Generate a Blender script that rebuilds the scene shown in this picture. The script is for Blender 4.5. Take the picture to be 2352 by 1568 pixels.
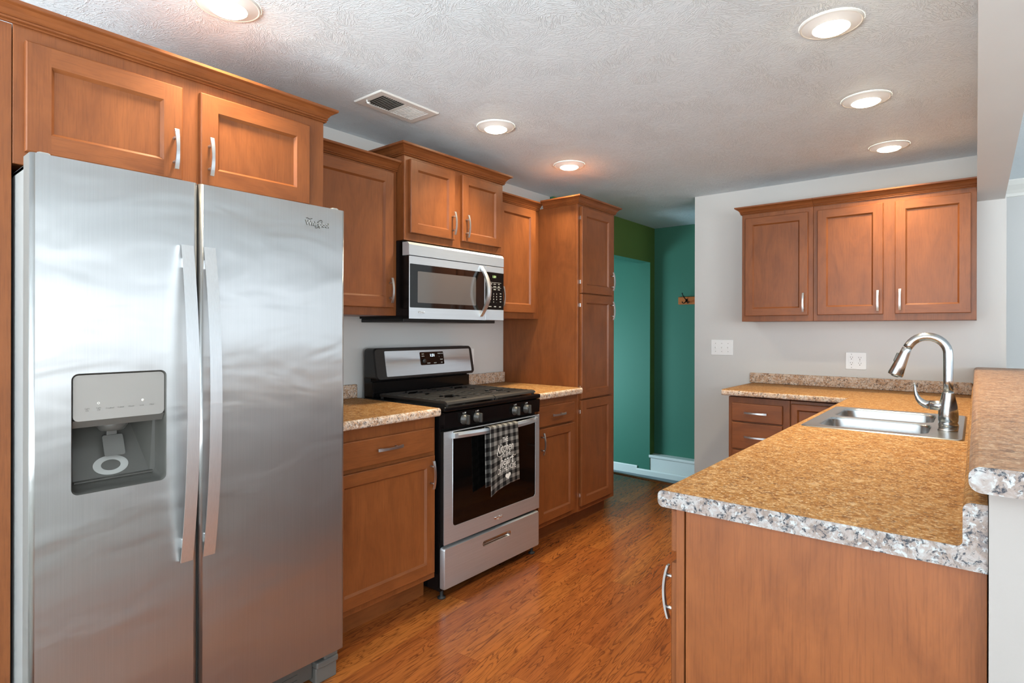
import bpy, bmesh, math, random
from mathutils import Vector, Matrix
random.seed(7)
for o in list(bpy.data.objects): bpy.data.objects.remove(o, do_unlink=True)
SC = bpy.context.scene
COL = SC.collection
R = math.radians

# ------------------------------------------------------------------ camera
cd = bpy.data.cameras.new('camera'); cam = bpy.data.objects.new('camera', cd); COL.objects.link(cam)
CX, CZ = 2.55, 1.245
cd.sensor_width = 36.0; cd.lens = 36.0*1313.26/2352.0
cd.shift_y = -26.2/2352.0; cd.clip_start = 0.02
cam.matrix_world = Matrix.Translation((CX, 0, CZ)) @ Matrix.Rotation(R(39.07), 4, 'Z') @ Matrix.Rotation(R(90), 4, 'X') @ Matrix.Rotation(R(0.12), 4, 'Z')
SC.camera = cam
SC.view_settings.view_transform = 'Standard'; SC.view_settings.look = 'None'
SC.view_settings.gamma = 1.0; SC.view_settings.use_curve_mapping = False
SC.view_settings.exposure = 0.42
SC.cycles.use_denoising = True
SC.cycles.max_bounces = 10; SC.cycles.diffuse_bounces = 6; SC.cycles.glossy_bounces = 5
SC.cycles.sample_clamp_indirect = 6.0
SC.cycles.caustics_reflective = False; SC.cycles.caustics_refractive = False

# ------------------------------------------------------------------ world + added daylight fills
w = bpy.data.worlds.new('sky'); SC.world = w; w.use_nodes = True
w.node_tree.nodes['Background'].inputs[0].default_value = (0.75, 0.87, 1.0, 1)
w.node_tree.nodes['Background'].inputs[1].default_value = 1.5

def daylight(name, loc, size, direction, power, color=(0.88, 0.94, 1.0), spread=180):
    l = bpy.data.lights.new(name, 'AREA'); l.shape = 'RECTANGLE'; l.size, l.size_y = size
    l.energy = power; l.color = color; l.spread = R(spread)
    o = bpy.data.objects.new(name, l); COL.objects.link(o)
    o.location = loc; o.rotation_euler = Vector(direction).to_track_quat('-Z', 'Y').to_euler()
    return o
DAY = (0.92, 0.97, 1.0)
daylight('fill_light_rear', (2.0, -2.97, 1.06), (2.8, 1.95), (0, 0.88, 0.47), 42, DAY)  # added fill through an invented patio door behind the camera
daylight('fill_light_ceiling', (2.0, -2.96, 0.90), (2.8, 1.6), (0, 0.50, 0.866), 205, DAY, 125)   # added upward fill that brightens the ceiling; the patio is invented
daylight('fill_light_dining', (5.1, -2.97, 1.45), (1.8, 1.15), (0, 0.62, 0.78), 75, DAY)  # added fill for the dining room, set in an invented window
daylight('daylight_unseen_window', (6.45, 2.7, 1.45), (4.4, 1.15), (-0.80, 0, 0.60), 13, DAY)  # unseen window light, tilted up; window widened to even the refrigerator reflection
daylight('fill_light_side', (6.45, -1.6, 1.10), (1.8, 1.9), (-0.80, 0, 0.60), 135, DAY)  # added fill through an invented side door, lifts the lower cabinets
daylight('fill_light_landing', (-1.45, 4.05, 0.75), (0.8, 0.9), (0.8, 0.75, 0.05), 34, (0.58, 0.86, 1.0))  # cool light added for the landing wall; no window is built there
LAMP_COLOR = (1.0, 0.84, 0.58)
LAMP_STRENGTH = 37.0
LAMP_BEAM = 5.6

# ------------------------------------------------------------------ node materials
def new_mat(name):
    m = bpy.data.materials.new(name); m.use_nodes = True
    nt = m.node_tree; nt.nodes.clear()
    out = nt.nodes.new('ShaderNodeOutputMaterial'); b = nt.nodes.new('ShaderNodeBsdfPrincipled')
    nt.links.new(b.outputs[0], out.inputs[0])
    return m, nt, b
def srgb(r, g, b):
    f = lambda c: (c/255/12.92) if c/255 <= 0.04045 else ((c/255+0.055)/1.055)**2.4
    return (f(r), f(g), f(b), 1)
def node(nt, t, **kw):
    n = nt.nodes.new(t)
    for k, v in kw.items():
        if k.startswith('i_'):
            key = k[2:].replace('_', ' ')
            n.inputs[int(key) if key.isdigit() else key].default_value = v
        else: setattr(n, k, v)
    return n
def ramp(nt, fac, stops, interp='LINEAR'):
    r = nt.nodes.new('ShaderNodeValToRGB'); cr = r.color_ramp; cr.interpolation = interp
    while len(cr.elements) < len(stops): cr.elements.new(0.5)
    for e, (p, c) in zip(cr.elements, stops):
        e.position = p; e.color = c if len(c) == 4 else (*c, 1)
    nt.links.new(fac, r.inputs[0]); return r.outputs[0]
def coords(nt, scale=(1, 1, 1), rot=(0, 0, 0), kind='Object', jitter=True):
    tc = nt.nodes.new('ShaderNodeTexCoord'); mp = nt.nodes.new('ShaderNodeMapping')
    mp.inputs['Scale'].default_value = scale; mp.inputs['Rotation'].default_value = rot
    src = tc.outputs[kind]
    if jitter:
        oi = nt.nodes.new('ShaderNodeObjectInfo'); add = nt.nodes.new('ShaderNodeVectorMath'); add.operation = 'ADD'
        mu = nt.nodes.new('ShaderNodeMath'); mu.operation = 'MULTIPLY'; mu.inputs[1].default_value = 17.0
        nt.links.new(oi.outputs['Random'], mu.inputs[0]); nt.links.new(src, add.inputs[0]); nt.links.new(mu.outputs[0], add.inputs[1])
        src = add.outputs[0]
    nt.links.new(src, mp.inputs[0]); return mp.outputs[0]
def noise(nt, vec, scale, detail=4, rough=0.55, dist=0.0):
    n = nt.nodes.new('ShaderNodeTexNoise'); nt.links.new(vec, n.inputs['Vector'])
    n.inputs['Scale'].default_value = scale; n.inputs['Detail'].default_value = detail
    n.inputs['Roughness'].default_value = rough; n.inputs['Distortion'].default_value = dist
    return n.outputs['Fac']
def mix(nt, fac, a, b, mode='MIX'):
    m = nt.nodes.new('ShaderNodeMix'); m.data_type = 'RGBA'; m.blend_type = mode
    for s, v in ((m.inputs[0], fac), (m.inputs[6], a), (m.inputs[7], b)):
        if hasattr(v, 'default_value') or hasattr(v, 'links'): nt.links.new(v, s)
        else: s.default_value = v
    return m.outputs[2]
def bump(nt, h, b, strength, dist):
    n = nt.nodes.new('ShaderNodeBump'); n.inputs['Strength'].default_value = strength; n.inputs['Distance'].default_value = dist
    nt.links.new(h, n.inputs['Height']); nt.links.new(n.outputs[0], b.inputs['Normal']); return n
def plain(name, col, rough=0.5, metal=0.0, coat=0.0, spec=0.5, emit=None, estr=0.0):
    m, nt, b = new_mat(name)
    b.inputs['Base Color'].default_value = col; b.inputs['Roughness'].default_value = rough
    b.inputs['Metallic'].default_value = metal; b.inputs['Coat Weight'].default_value = coat; b.inputs['Coat Roughness'].default_value = 0.08
    b.inputs['Specular IOR Level'].default_value = spec
    if emit: b.inputs['Emission Color'].default_value = emit; b.inputs['Emission Strength'].default_value = estr
    return m

def wood(name, axis, dark=1.0):
    m, nt, b = new_mat(name)
    i = 'XYZ'.index(axis)
    sc = [1.0, 1.0, 1.0]; sc[i] = 0.28
    fine = [1.0, 1.0, 1.0]; fine[i] = 0.035
    v = coords(nt, tuple(sc)); vf = coords(nt, tuple(fine)); vb = coords(nt, (1, 1, 1))
    grain = noise(nt, v, 8, 4, 0.58, 2.2)
    pores = noise(nt, vf, 330, 3, 0.6)
    blotch = noise(nt, vb, 4.5, 4, 0.6, 0.4)
    c1 = ramp(nt, grain, [(0.22, srgb(110*dark, 61*dark, 30*dark)), (0.5, srgb(126*dark, 72*dark, 36*dark)), (0.80, srgb(136*dark, 79*dark, 40*dark))])
    c2 = ramp(nt, blotch, [(0.28, (0.80, 0.76, 0.73)), (0.55, (1, 1, 1)), (0.8, (1.08, 1.06, 1.02))])
    c = mix(nt, 0.6, c1, c2, 'MULTIPLY')
    c3 = ramp(nt, pores, [(0.34, (0.70, 0.64, 0.60)), (0.5, (1, 1, 1))])
    c = mix(nt, 0.55, c, c3, 'MULTIPLY')
    nt.links.new(c, b.inputs['Base Color'])
    b.inputs['Specular IOR Level'].default_value = 0.35; b.inputs['Roughness'].default_value = 0.42; b.inputs['Coat Weight'].default_value = 0.10; b.inputs['Coat Roughness'].default_value = 0.28
    bump(nt, pores, b, 0.04, 0.002)
    return m

def granite(name, stops, fleck=1.0, rough=0.58, spec=0.1, fine=1.0, speck=(62, 56, 58)):
    m, nt, b = new_mat(name)
    v = coords(nt, (fine, fine, fine), jitter=False)
    big = noise(nt, v, 33, 6, 0.66, 0.5)
    mid = noise(nt, v, 105, 4, 0.62, 0.4)
    sm = noise(nt, v, 190, 3, 0.6)
    base = ramp(nt, big, stops)
    white = ramp(nt, mid, [(0.53, (0, 0, 0)), (0.64, (1, 1, 1))])
    c = mix(nt, white, base, stops[-1][1])
    dark = ramp(nt, noise(nt, v, 55, 5, 0.70, 1.6), [(0.42, (1, 1, 1)), (0.48, (0, 0, 0))])
    cut = ramp(nt, sm, [(0.36, (0, 0, 0)), (0.52, (1, 1, 1))])
    mk = nt.nodes.new('ShaderNodeMath'); mk.operation = 'MULTIPLY'; nt.links.new(dark, mk.inputs[0]); nt.links.new(cut, mk.inputs[1])
    mk2 = nt.nodes.new('ShaderNodeMath'); mk2.operation = 'MULTIPLY'; mk2.inputs[1].default_value = 0.85*fleck; nt.links.new(mk.outputs[0], mk2.inputs[0])
    c = mix(nt, mk2.outputs[0], c, srgb(*speck))
    nt.links.new(c, b.inputs['Base Color'])
    b.inputs['Roughness'].default_value = rough; b.inputs['Specular IOR Level'].default_value = spec
    return m

def steel(name, col=0.58, rough=0.27, aniso=0.55, wave=0.0, brush=1.0, axis='Z', turn=0.0, cool=0.0, metal=1.0):
    m, nt, b = new_mat(name)
    b.inputs['Metallic'].default_value = metal; b.inputs['Roughness'].default_value = rough
    b.inputs['Anisotropic'].default_value = aniso; b.inputs['Anisotropic Rotation'].default_value = turn
    tg = nt.nodes.new('ShaderNodeTangent'); tg.direction_type = 'RADIAL'; tg.axis = 'Z'
    nt.links.new(tg.outputs[0], b.inputs['Tangent'])
    s = [60.0, 60.0, 60.0]; s['XYZ'.index(axis)] = 0.6
    v = coords(nt, tuple(s))
    g = noise(nt, v, 6, 3, 0.6)
    k = 0.10*brush
    c = ramp(nt, g, [(0.3, (col*(1-k)*(0.97-cool), col*(1-k), col*(1-k)*(1.02+cool))), (0.7, (col*(1+k)*(0.97-cool), col*(1+k), col*(1+k)*(1.02+cool)))])
    nt.links.new(c, b.inputs['Base Color'])
    if wave:
        vw = coords(nt, (1.0, 1.3, 3.2), jitter=False)
        bump(nt, noise(nt, vw, 2.3, 2, 0.45, 0.6), b, wave, 0.02)
    return m

M = {}
M['wood_z'] = wood('stained maple, upright grain', 'Z'); M['wood_y'] = wood('stained maple, grain along the room', 'Y'); M['wood_x'] = wood('stained maple, grain across the room', 'X')
M['granite'] = granite('tan granite-look laminate', [(0.28, srgb(108, 70, 36)), (0.42, srgb(148, 99, 50)), (0.56, srgb(168, 122, 70)), (0.70, srgb(196, 164, 122))], 0.6, fine=1.35)
M['granite_bar_daylit'] = granite('rosy tan granite-look laminate', [(0.30, srgb(110, 76, 54)), (0.43, srgb(148, 104, 70)), (0.56, srgb(168, 126, 92)), (0.70, srgb(194, 164, 134))], 0.7, 0.42, 0.4)  # same laminate as the deck, daylight sheen mixed into a rosier base
M['granite_edge'] = granite('pink and grey granite-look laminate edge', [(0.28, srgb(146, 108, 80)), (0.42, srgb(190, 154, 124)), (0.56, srgb(206, 182, 160)), (0.70, srgb(220, 210, 200))], 1.0)
M['granite_cap_daylit'] = granite('pale grey granite-look end strip', [(0.30, srgb(98, 94, 96)), (0.44, srgb(132, 118, 110)), (0.56, srgb(148, 140, 136)), (0.72, srgb(166, 168, 168))], 1.1, speck=(48, 54, 62))  # deck laminate paled and greyed to carry daylight on the end faces
M['fridge_steel'] = steel('brushed refrigerator steel', 0.42, 0.32, 0.85, wave=0.17, brush=0.35, cool=-0.025, metal=0.94)
M['steel'] = steel('brushed appliance steel', 0.58, 0.42, 0.8, axis='Y', turn=0.0, cool=0.03, brush=0.6, metal=0.80)
M['sink_steel'] = steel('satin sink steel', 0.50, 0.26, 0.0, brush=0.5)
M['nickel'] = steel('brushed nickel', 0.50, 0.21, 0.3, brush=0.4)
M['pull_nickel'] = steel('satin nickel pull', 0.62, 0.34, 0.2, brush=0.3)
M['grey_case'] = plain('grey appliance case', srgb(140, 142, 141), 0.45)
M['door_edge'] = plain('grey door edge', srgb(104, 104, 101), 0.4)
M['grey_plastic'] = plain('grey plastic', srgb(143, 139, 134), 0.4)
M['dark_plastic'] = plain('dark grey plastic', srgb(74, 73, 69), 0.30, spec=0.5)
M['mid_plastic'] = plain('medium grey plastic', srgb(90, 89, 85), 0.35, spec=0.5)
M['black_enamel'] = plain('black enamel', srgb(13, 13, 14), 0.2, spec=0.22)
M['oven_glass'] = plain('dark oven glass', srgb(8, 8, 8), 0.05, spec=0.30)
M['black_plastic'] = plain('black plastic', srgb(22, 22, 22), 0.38)
M['black_glass'] = plain('black glass', srgb(9, 9, 9), 0.04, coat=0.4)
M['screen_grey'] = plain('grey window screen', srgb(88, 85, 84), 0.12, coat=0.6)
M['knob'] = plain('charcoal knob', srgb(58, 57, 54), 0.35)
M['cast_iron'] = plain('cast iron', srgb(38, 37, 36), 0.42)
M['lettering_white'] = plain('white print', srgb(225, 222, 214), 0.7)
M['lettering_dark'] = plain('dark grey print', srgb(96, 93, 90), 0.6)
M['chrome'] = plain('bright chrome', (0.85, 0.85, 0.84, 1), 0.14, metal=1.0)
M['badge_shadow'] = plain('badge swirl and drawn shadow', srgb(92, 90, 84), 0.4, metal=0.6)
M['white_plastic'] = plain('white plastic', srgb(234, 235, 234), 0.35)
M['white_trim'] = plain('white trim paint', srgb(226, 225, 220), 0.45)
M['lens'] = plain('lit lamp lens', (1, 0.97, 0.9, 1), 0.5, emit=(*LAMP_COLOR, 1), estr=LAMP_STRENGTH)
M['diffuser'] = plain('frosted lamp ring', (0.62, 0.61, 0.60, 1), 0.5, emit=(1, 0.93, 0.84, 1), estr=0.14)
M['clock_white'] = plain('clock digits', (0.6, 0.8, 1, 1), 0.5, emit=(0.65, 0.85, 1, 1), estr=2.2)
M['clock_green'] = plain('green clock digits', (0.5, 0.8, 0.3, 1), 0.5, emit=(0.45, 0.8, 0.25, 1), estr=1.2)
M['void'] = plain('dark duct', srgb(38, 30, 24), 0.9)
M['lime_stain'] = plain('limescale', srgb(150, 150, 146), 0.8)
M['rubber'] = plain('rubber', srgb(30, 30, 30), 0.6)
M['hook_iron'] = plain('dark hook iron', srgb(34, 26, 24), 0.4, metal=0.5)
M['pine'] = wood('golden pine', 'X', 1.5)
M['landing_vinyl'] = plain('blue grey vinyl', srgb(112, 122, 128), 0.5)

def paint(name, col, bumpy=0.05, rough=0.55):
    m, nt, b = new_mat(name)
    v = coords(nt, jitter=False)
    c = mix(nt, noise(nt, v, 3.0, 3), tuple(x*0.97 for x in col[:3])+(1,), tuple(min(1, x*1.03) for x in col[:3])+(1,))
    nt.links.new(c, b.inputs['Base Color']); b.inputs['Roughness'].default_value = rough; b.inputs['Specular IOR Level'].default_value = 0.3
    bump(nt, noise(nt, v, 160, 3), b, bumpy, 0.002)
    return m
M['wall_grey'] = paint('warm grey wall paint', srgb(206, 205, 202))
M['wall_light'] = paint('light grey wall paint', srgb(206, 206, 205))
M['beam_white'] = paint('off white paint', srgb(216, 217, 217))
M['olive'] = paint('olive green wall tone', srgb(95, 120, 58), 0.1)
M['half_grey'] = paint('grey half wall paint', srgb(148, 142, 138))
M['bounce_carpet'] = paint('pale carpet', srgb(160, 157, 150), 0.4, 0.95)  # unseen floor, made pale for neutral bounce onto ceiling and beam
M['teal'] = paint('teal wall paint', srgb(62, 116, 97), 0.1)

def ceiling_mat():
    m, nt, b = new_mat('stomped ceiling texture')
    v = coords(nt, jitter=False)
    b.inputs['Base Color'].default_value = srgb(228, 238, 244); b.inputs['Roughness'].default_value = 0.7
    cell = nt.nodes.new('ShaderNodeTexVoronoi'); cell.inputs['Scale'].default_value = 11.0; nt.links.new(v, cell.inputs['Vector'])
    # each stomp has its own brush direction
    sep = nt.nodes.new('ShaderNodeSeparateColor'); nt.links.new(cell.outputs['Color'], sep.inputs[0])
    ang = nt.nodes.new('ShaderNodeMath'); ang.operation = 'MULTIPLY'; ang.inputs[1].default_value = 6.28; nt.links.new(sep.outputs[0], ang.inputs[0])
    rot = nt.nodes.new('ShaderNodeVectorRotate'); rot.rotation_type = 'Z_AXIS'
    nt.links.new(v, rot.inputs['Vector']); nt.links.new(ang.outputs[0], rot.inputs['Angle'])
    mp = nt.nodes.new('ShaderNodeMapping'); mp.inputs['Scale'].default_value = (1.0, 0.22, 1.0); nt.links.new(rot.outputs[0], mp.inputs[0])
    n1 = noise(nt, mp.outputs[0], 92, 1.5, 0.5, 1.4)
    sb = nt.nodes.new('ShaderNodeMath'); sb.operation = 'SUBTRACT'; sb.inputs[1].default_value = 0.5; nt.links.new(n1, sb.inputs[0])
    ab = nt.nodes.new('ShaderNodeMath'); ab.operation = 'ABSOLUTE'; nt.links.new(sb.outputs[0], ab.inputs[0])
    h = ramp(nt, ab.outputs[0], [(0.0, (1, 1, 1)), (0.025, (0.75, 0.75, 0.75)), (0.075, (0, 0, 0))])
    bump(nt, h, b, 0.75, 0.0016)
    return m
M['ceiling'] = ceiling_mat()

def floor_mat():
    m, nt, b = new_mat('hickory laminate planks')
    v = coords(nt, rot=(0, 0, R(-4.5)), jitter=False)       # planks lie a few degrees off the room
    sx = nt.nodes.new('ShaderNodeSeparateXYZ'); nt.links.new(v, sx.inputs[0])
    cb = nt.nodes.new('ShaderNodeCombineXYZ'); nt.links.new(sx.outputs[1], cb.inputs[0]); nt.links.new(sx.outputs[0], cb.inputs[1])
    br = nt.nodes.new('ShaderNodeTexBrick'); nt.links.new(cb.outputs[0], br.inputs['Vector'])
    br.offset = 0.37; br.offset_frequency = 2
    br.inputs['Color1'].default_value = (0, 0, 0, 1); br.inputs['Color2'].default_value = (1, 1, 1, 1); br.inputs['Mortar'].default_value = (0.5, 0.5, 0.5, 1)
    br.inputs['Scale'].default_value = 1.0; br.inputs['Mortar Size'].default_value = 0.0008; br.inputs['Brick Width'].default_value = 0.92; br.inputs['Row Height'].default_value = 0.112
    br.inputs['Bias'].default_value = 0.0
    sh = nt.nodes.new('ShaderNodeVectorMath'); sh.operation = 'SCALE'; sh.inputs['Scale'].default_value = 9.0; nt.links.new(br.outputs['Color'], sh.inputs[0])
    ad = nt.nodes.new('ShaderNodeVectorMath'); ad.operation = 'ADD'; nt.links.new(v, ad.inputs[0]); nt.links.new(sh.outputs[0], ad.inputs[1])
    mp = nt.nodes.new('ShaderNodeMapping'); mp.inputs['Scale'].default_value = (1.0, 0.09, 1.0); nt.links.new(ad.outputs[0], mp.inputs[0])
    tone = ramp(nt, br.outputs['Color'], [(0.0, srgb(130, 71, 33)), (0.45, srgb(140, 79, 36)), (0.8, srgb(148, 87, 40)), (1.0, srgb(158, 98, 45))])
    large = noise(nt, mp.outputs[0], 9, 3, 0.6, 1.2)
    c = mix(nt, 0.6, tone, ramp(nt, large, [(0.3, (0.55, 0.45, 0.42)), (0.5, (1, 1, 1)), (0.75, (1.12, 1.06, 1.0))]), 'MULTIPLY')
    # dark open grain lines: contour bands of a stretched noise
    gn = noise(nt, mp.outputs[0], 17, 2.5, 0.5, 0.9)
    ml = nt.nodes.new('ShaderNodeMath'); ml.operation = 'MULTIPLY'; ml.inputs[1].default_value = 15.0; nt.links.new(gn, ml.inputs[0])
    fr = nt.nodes.new('ShaderNodeMath'); fr.operation = 'PINGPONG'; fr.inputs[1].default_value = 0.5; nt.links.new(ml.outputs[0], fr.inputs[0])
    lines = ramp(nt, fr.outputs[0], [(0.0, (1, 1, 1)), (0.19, (0, 0, 0))])
    mp2 = nt.nodes.new('ShaderNodeMapping'); mp2.inputs['Scale'].default_value = (1.0, 0.05, 1.0); nt.links.new(ad.outputs[0], mp2.inputs[0])
    pore = ramp(nt, noise(nt, mp2.outputs[0], 170, 3, 0.6), [(0.36, (1, 1, 1)), (0.46, (0, 0, 0))])
    ln = nt.nodes.new('ShaderNodeMath'); ln.operation = 'MULTIPLY'; nt.links.new(lines, ln.inputs[0])
    brk = ramp(nt, noise(nt, mp.outputs[0], 30, 3, 0.6), [(0.36, (0, 0, 0)), (0.52, (1, 1, 1))]); nt.links.new(brk, ln.inputs[1])
    mx = nt.nodes.new('ShaderNodeMath'); mx.operation = 'MAXIMUM'; nt.links.new(ln.outputs[0], mx.inputs[0])
    p2 = nt.nodes.new('ShaderNodeMath'); p2.operation = 'MULTIPLY'; p2.inputs[1].default_value = 0.75; nt.links.new(pore, p2.inputs[0]); nt.links.new(p2.outputs[0], mx.inputs[1])
    kn = ramp(nt, noise(nt, mp.outputs[0], 5.5, 2, 0.5, 0.6), [(0.24, (1, 1, 1)), (0.33, (0, 0, 0))])
    mx2 = nt.nodes.new('ShaderNodeMath'); mx2.operation = 'MAXIMUM'; nt.links.new(mx.outputs[0], mx2.inputs[0]); nt.links.new(kn, mx2.inputs[1])
    f2 = nt.nodes.new('ShaderNodeMath'); f2.operation = 'MULTIPLY'; f2.inputs[1].default_value = 0.82; nt.links.new(mx2.outputs[0], f2.inputs[0])
    c = mix(nt, f2.outputs[0], c, srgb(74, 36, 20))
    sm = nt.nodes.new('ShaderNodeMath'); sm.operation = 'MULTIPLY'; sm.inputs[1].default_value = 0.45; nt.links.new(br.outputs['Fac'], sm.inputs[0])
    c = mix(nt, sm.outputs[0], c, srgb(60, 32, 18))
    nt.links.new(c, b.inputs['Base Color'])
    b.inputs['Roughness'].default_value = 0.24; b.inputs['Specular IOR Level'].default_value = 0.5
    bump(nt, f2.outputs[0], b, -0.05, 0.002)
    return m
M['floor'] = floor_mat()

def gingham():
    m, nt, b = new_mat('black and grey buffalo check cloth')
    uv = nt.nodes.new('ShaderNodeUVMap'); uv.uv_map = 'UVMap'
    sp = nt.nodes.new('ShaderNodeSeparateXYZ'); nt.links.new(uv.outputs[0], sp.inputs[0])
    st = []
    for k in (0, 1):
        a = nt.nodes.new('ShaderNodeMath'); a.operation = 'PINGPONG'; a.inputs[1].default_value = 1.0; nt.links.new(sp.outputs[k], a.inputs[0])
        g = nt.nodes.new('ShaderNodeMath'); g.operation = 'GREATER_THAN'; g.inputs[1].default_value = 0.5; nt.links.new(a.outputs[0], g.inputs[0]); st.append(g)
    s = nt.nodes.new('ShaderNodeMath'); s.operation = 'ADD'; nt.links.new(st[0].outputs[0], s.inputs[0]); nt.links.new(st[1].outputs[0], s.inputs[1])
    h = nt.nodes.new('ShaderNodeMath'); h.operation = 'MULTIPLY'; h.inputs[1].default_value = 0.5; nt.links.new(s.outputs[0], h.inputs[0])
    c = ramp(nt, h.outputs[0], [(0.0, srgb(134, 132, 127)), (0.33, srgb(80, 78, 75)), (0.75, srgb(28, 27, 27))], 'CONSTANT')
    wv = noise(nt, coords(nt, jitter=False), 900, 2)
    c = mix(nt, 0.35, c, ramp(nt, wv, [(0.3, (0.6, 0.6, 0.6)), (0.7, (1.2, 1.2, 1.2))]), 'MULTIPLY')
    nt.links.new(c, b.inputs['Base Color']); b.inputs['Roughness'].default_value = 0.95; b.inputs['Specular IOR Level'].default_value = 0.1
    return m
M['gingham'] = gingham()

# ------------------------------------------------------------------ mesh helpers
def add(bm, verts, faces, m=0, F=None, smooth=False):
    vs = [bm.verts.new(F(*v) if F else v) for v in verts]
    out = []
    for i, f in enumerate(faces):
        try: fc = bm.faces.new([vs[k] for k in f])
        except ValueError: continue
        fc.material_index = m[i] if isinstance(m, (list, tuple)) else m
        fc.smooth = smooth; out.append(fc)
    return vs
def box(bm, a, b, bev=0.0, m=0, F=None, seg=2):
    lo = [min(a[i], b[i]) for i in range(3)]; hi = [max(a[i], b[i]) for i in range(3)]
    t = bmesh.new(); bmesh.ops.create_cube(t, size=1.0)
    for v in t.verts: v.co = Vector([lo[i]+(v.co[i]+0.5)*(hi[i]-lo[i]) for i in range(3)])
    if bev > 0: bmesh.ops.bevel(t, geom=list(t.edges), offset=min(bev, 0.45*min(hi[i]-lo[i] for i in range(3))), segments=seg, profile=0.5, affect='EDGES')
    t.verts.index_update()
    add(bm, [tuple(v.co) for v in t.verts], [[v.index for v in f.verts] for f in t.faces], m, F, False)
    t.free()
def loft(bm, rings, m=0, caps=True, smooth=True, closed=True, loop=False, F=None):
    n = len(rings[0]); verts = [p for r in rings for p in r]; faces = []
    cnt = len(rings); last = cnt if loop else cnt-1
    for i in range(last):
        j = (i+1) % cnt
        for k in range(n if closed else n-1):
            l = (k+1) % n
            faces.append((i*n+k, i*n+l, j*n+l, j*n+k))
    vs = add(bm, verts, faces, m, F, smooth)
    if caps and closed and not loop:
        for r in (vs[:n], vs[-n:]):
            try: f = bm.faces.new(r); f.material_index = m if not isinstance(m, (list, tuple)) else m[0]
            except ValueError: pass
    return vs
def prism(bm, pts, a0, a1, mp, m=0, smooth=False, caps=True):
    loft(bm, [[mp(p, q, a0) for p, q in pts], [mp(p, q, a1) for p, q in pts]], m, caps, smooth)
def circle(c, u, v, r, n):
    return [tuple(Vector(c)+Vector(u)*(r*math.cos(2*math.pi*k/n))+Vector(v)*(r*math.sin(2*math.pi*k/n))) for k in range(n)]
def tube(bm, pts, rad, n=10, m=0, caps=True, F=None):
    P = [Vector(p) for p in pts]; rings = []; ref = None
    for i, p in enumerate(P):
        t = (P[min(i+1, len(P)-1)]-P[max(i-1, 0)]).normalized()
        if ref is None: ref = Vector((0, 0, 1)) if abs(t.z) < 0.9 else Vector((1, 0, 0))
        u = (ref-t*ref.dot(t)).normalized(); v = t.cross(u); ref = u
        rr = rad[i] if isinstance(rad, (list, tuple)) else rad
        rings.append(circle(p, u, v, rr, n))
    loft(bm, rings, m, caps, True, F=F)
def lathe(bm, prof, c, n=32, m=0, axis='Z', caps=True):
    ax = {'Z': ((1, 0, 0), (0, 1, 0), (0, 0, 1)), 'X': ((0, 1, 0), (0, 0, 1), (1, 0, 0)), 'Y': ((1, 0, 0), (0, 0, 1), (0, -1, 0))}[axis]
    loft(bm, [circle(Vector(c)+Vector(ax[2])*h, ax[0], ax[1], max(r, 1e-4), n) for r, h in prof], m, caps, True)
def rr(a0, a1, b0, b1, r, n=6):
    out = []
    for cx, cy, s in ((a1-r, b1-r, 0), (a0+r, b1-r, 1), (a0+r, b0+r, 2), (a1-r, b0+r, 3)):
        for k in range(n+1):
            t = math.pi/2*(s+k/n); out.append((cx+r*math.cos(t), cy+r*math.sin(t)))
    return out
def rect(a0, a1, b0, b1): return [(a0, b0), (a1, b0), (a1, b1), (a0, b1)]
def plate(bm, outer, holes, mp, m=0):
    edges = []
    for L in [outer]+holes:
        vs = [bm.verts.new(mp(*p)) for p in L]
        edges += [bm.edges.new((vs[i], vs[(i+1) % len(vs)])) for i in range(len(vs))]
    r = bmesh.ops.triangle_fill(bm, edges=edges, use_beauty=True)
    for g in r['geom']:
        if isinstance(g, bmesh.types.BMFace): g.material_index = m
def obj(name, bm, mats, parent=None, recalc=True, mods=()):
    if recalc: bmesh.ops.recalc_face_normals(bm, faces=list(bm.faces))
    base = BASE.get(parent.name, Vector((0, 0, 0))) if parent else Vector((0, 0, 0))
    if base.length: bmesh.ops.translate(bm, verts=list(bm.verts), vec=-base)
    me = bpy.data.meshes.new(name); bm.to_mesh(me); bm.free()
    for x in (mats if isinstance(mats, (list, tuple)) else [mats]): me.materials.append(M[x])
    o = bpy.data.objects.new(name, me); COL.objects.link(o)
    if parent: o.parent = parent; BASE[o.name] = base
    return o
BASE = {}
def thing(name, label, cat, loc, group=None):
    o = bpy.data.objects.new(name, None); COL.objects.link(o); o.location = loc
    o.empty_display_size = 0.1; BASE[o.name] = Vector(loc)
    o['label'] = label; o['category'] = cat
    if group: o['group'] = group
    return o
def struct(name, bm, mats):
    o = obj(name, bm, mats); o['kind'] = 'structure'; return o
def text(bm, s, size, mp, m=0, ext=0.0006, shear=0.0, align='CENTER', sx=1.0, offset=0.0):
    cu = bpy.data.curves.new('t', 'FONT'); cu.body = s; cu.size = size; cu.extrude = ext; cu.shear = shear
    cu.align_x = align; cu.align_y = 'CENTER'; cu.resolution_u = 3; cu.offset = offset
    o = bpy.data.objects.new('t', cu); COL.objects.link(o)
    me = bpy.data.meshes.new_from_object(o.evaluated_get(bpy.context.evaluated_depsgraph_get()))
    add(bm, [mp(v.co.x*sx, v.co.y, v.co.z+ext) for v in me.vertices], [list(p.vertices) for p in me.polygons], m)
    bpy.data.objects.remove(o, do_unlink=True); bpy.data.meshes.remove(me); bpy.data.curves.remove(cu)

# frames: (a along the front, d outwards, z up) -> world
def FL(x0=0.0): return lambda a, d, z: (x0+d, a, z)           # on the range wall, facing +X
def FB(y0): return lambda a, d, z: (a, y0-d, z)               # on the sink wall, facing -Y
def FP(x0): return lambda a, d, z: (x0-d, a, z)               # on the peninsula, facing -X

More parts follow.
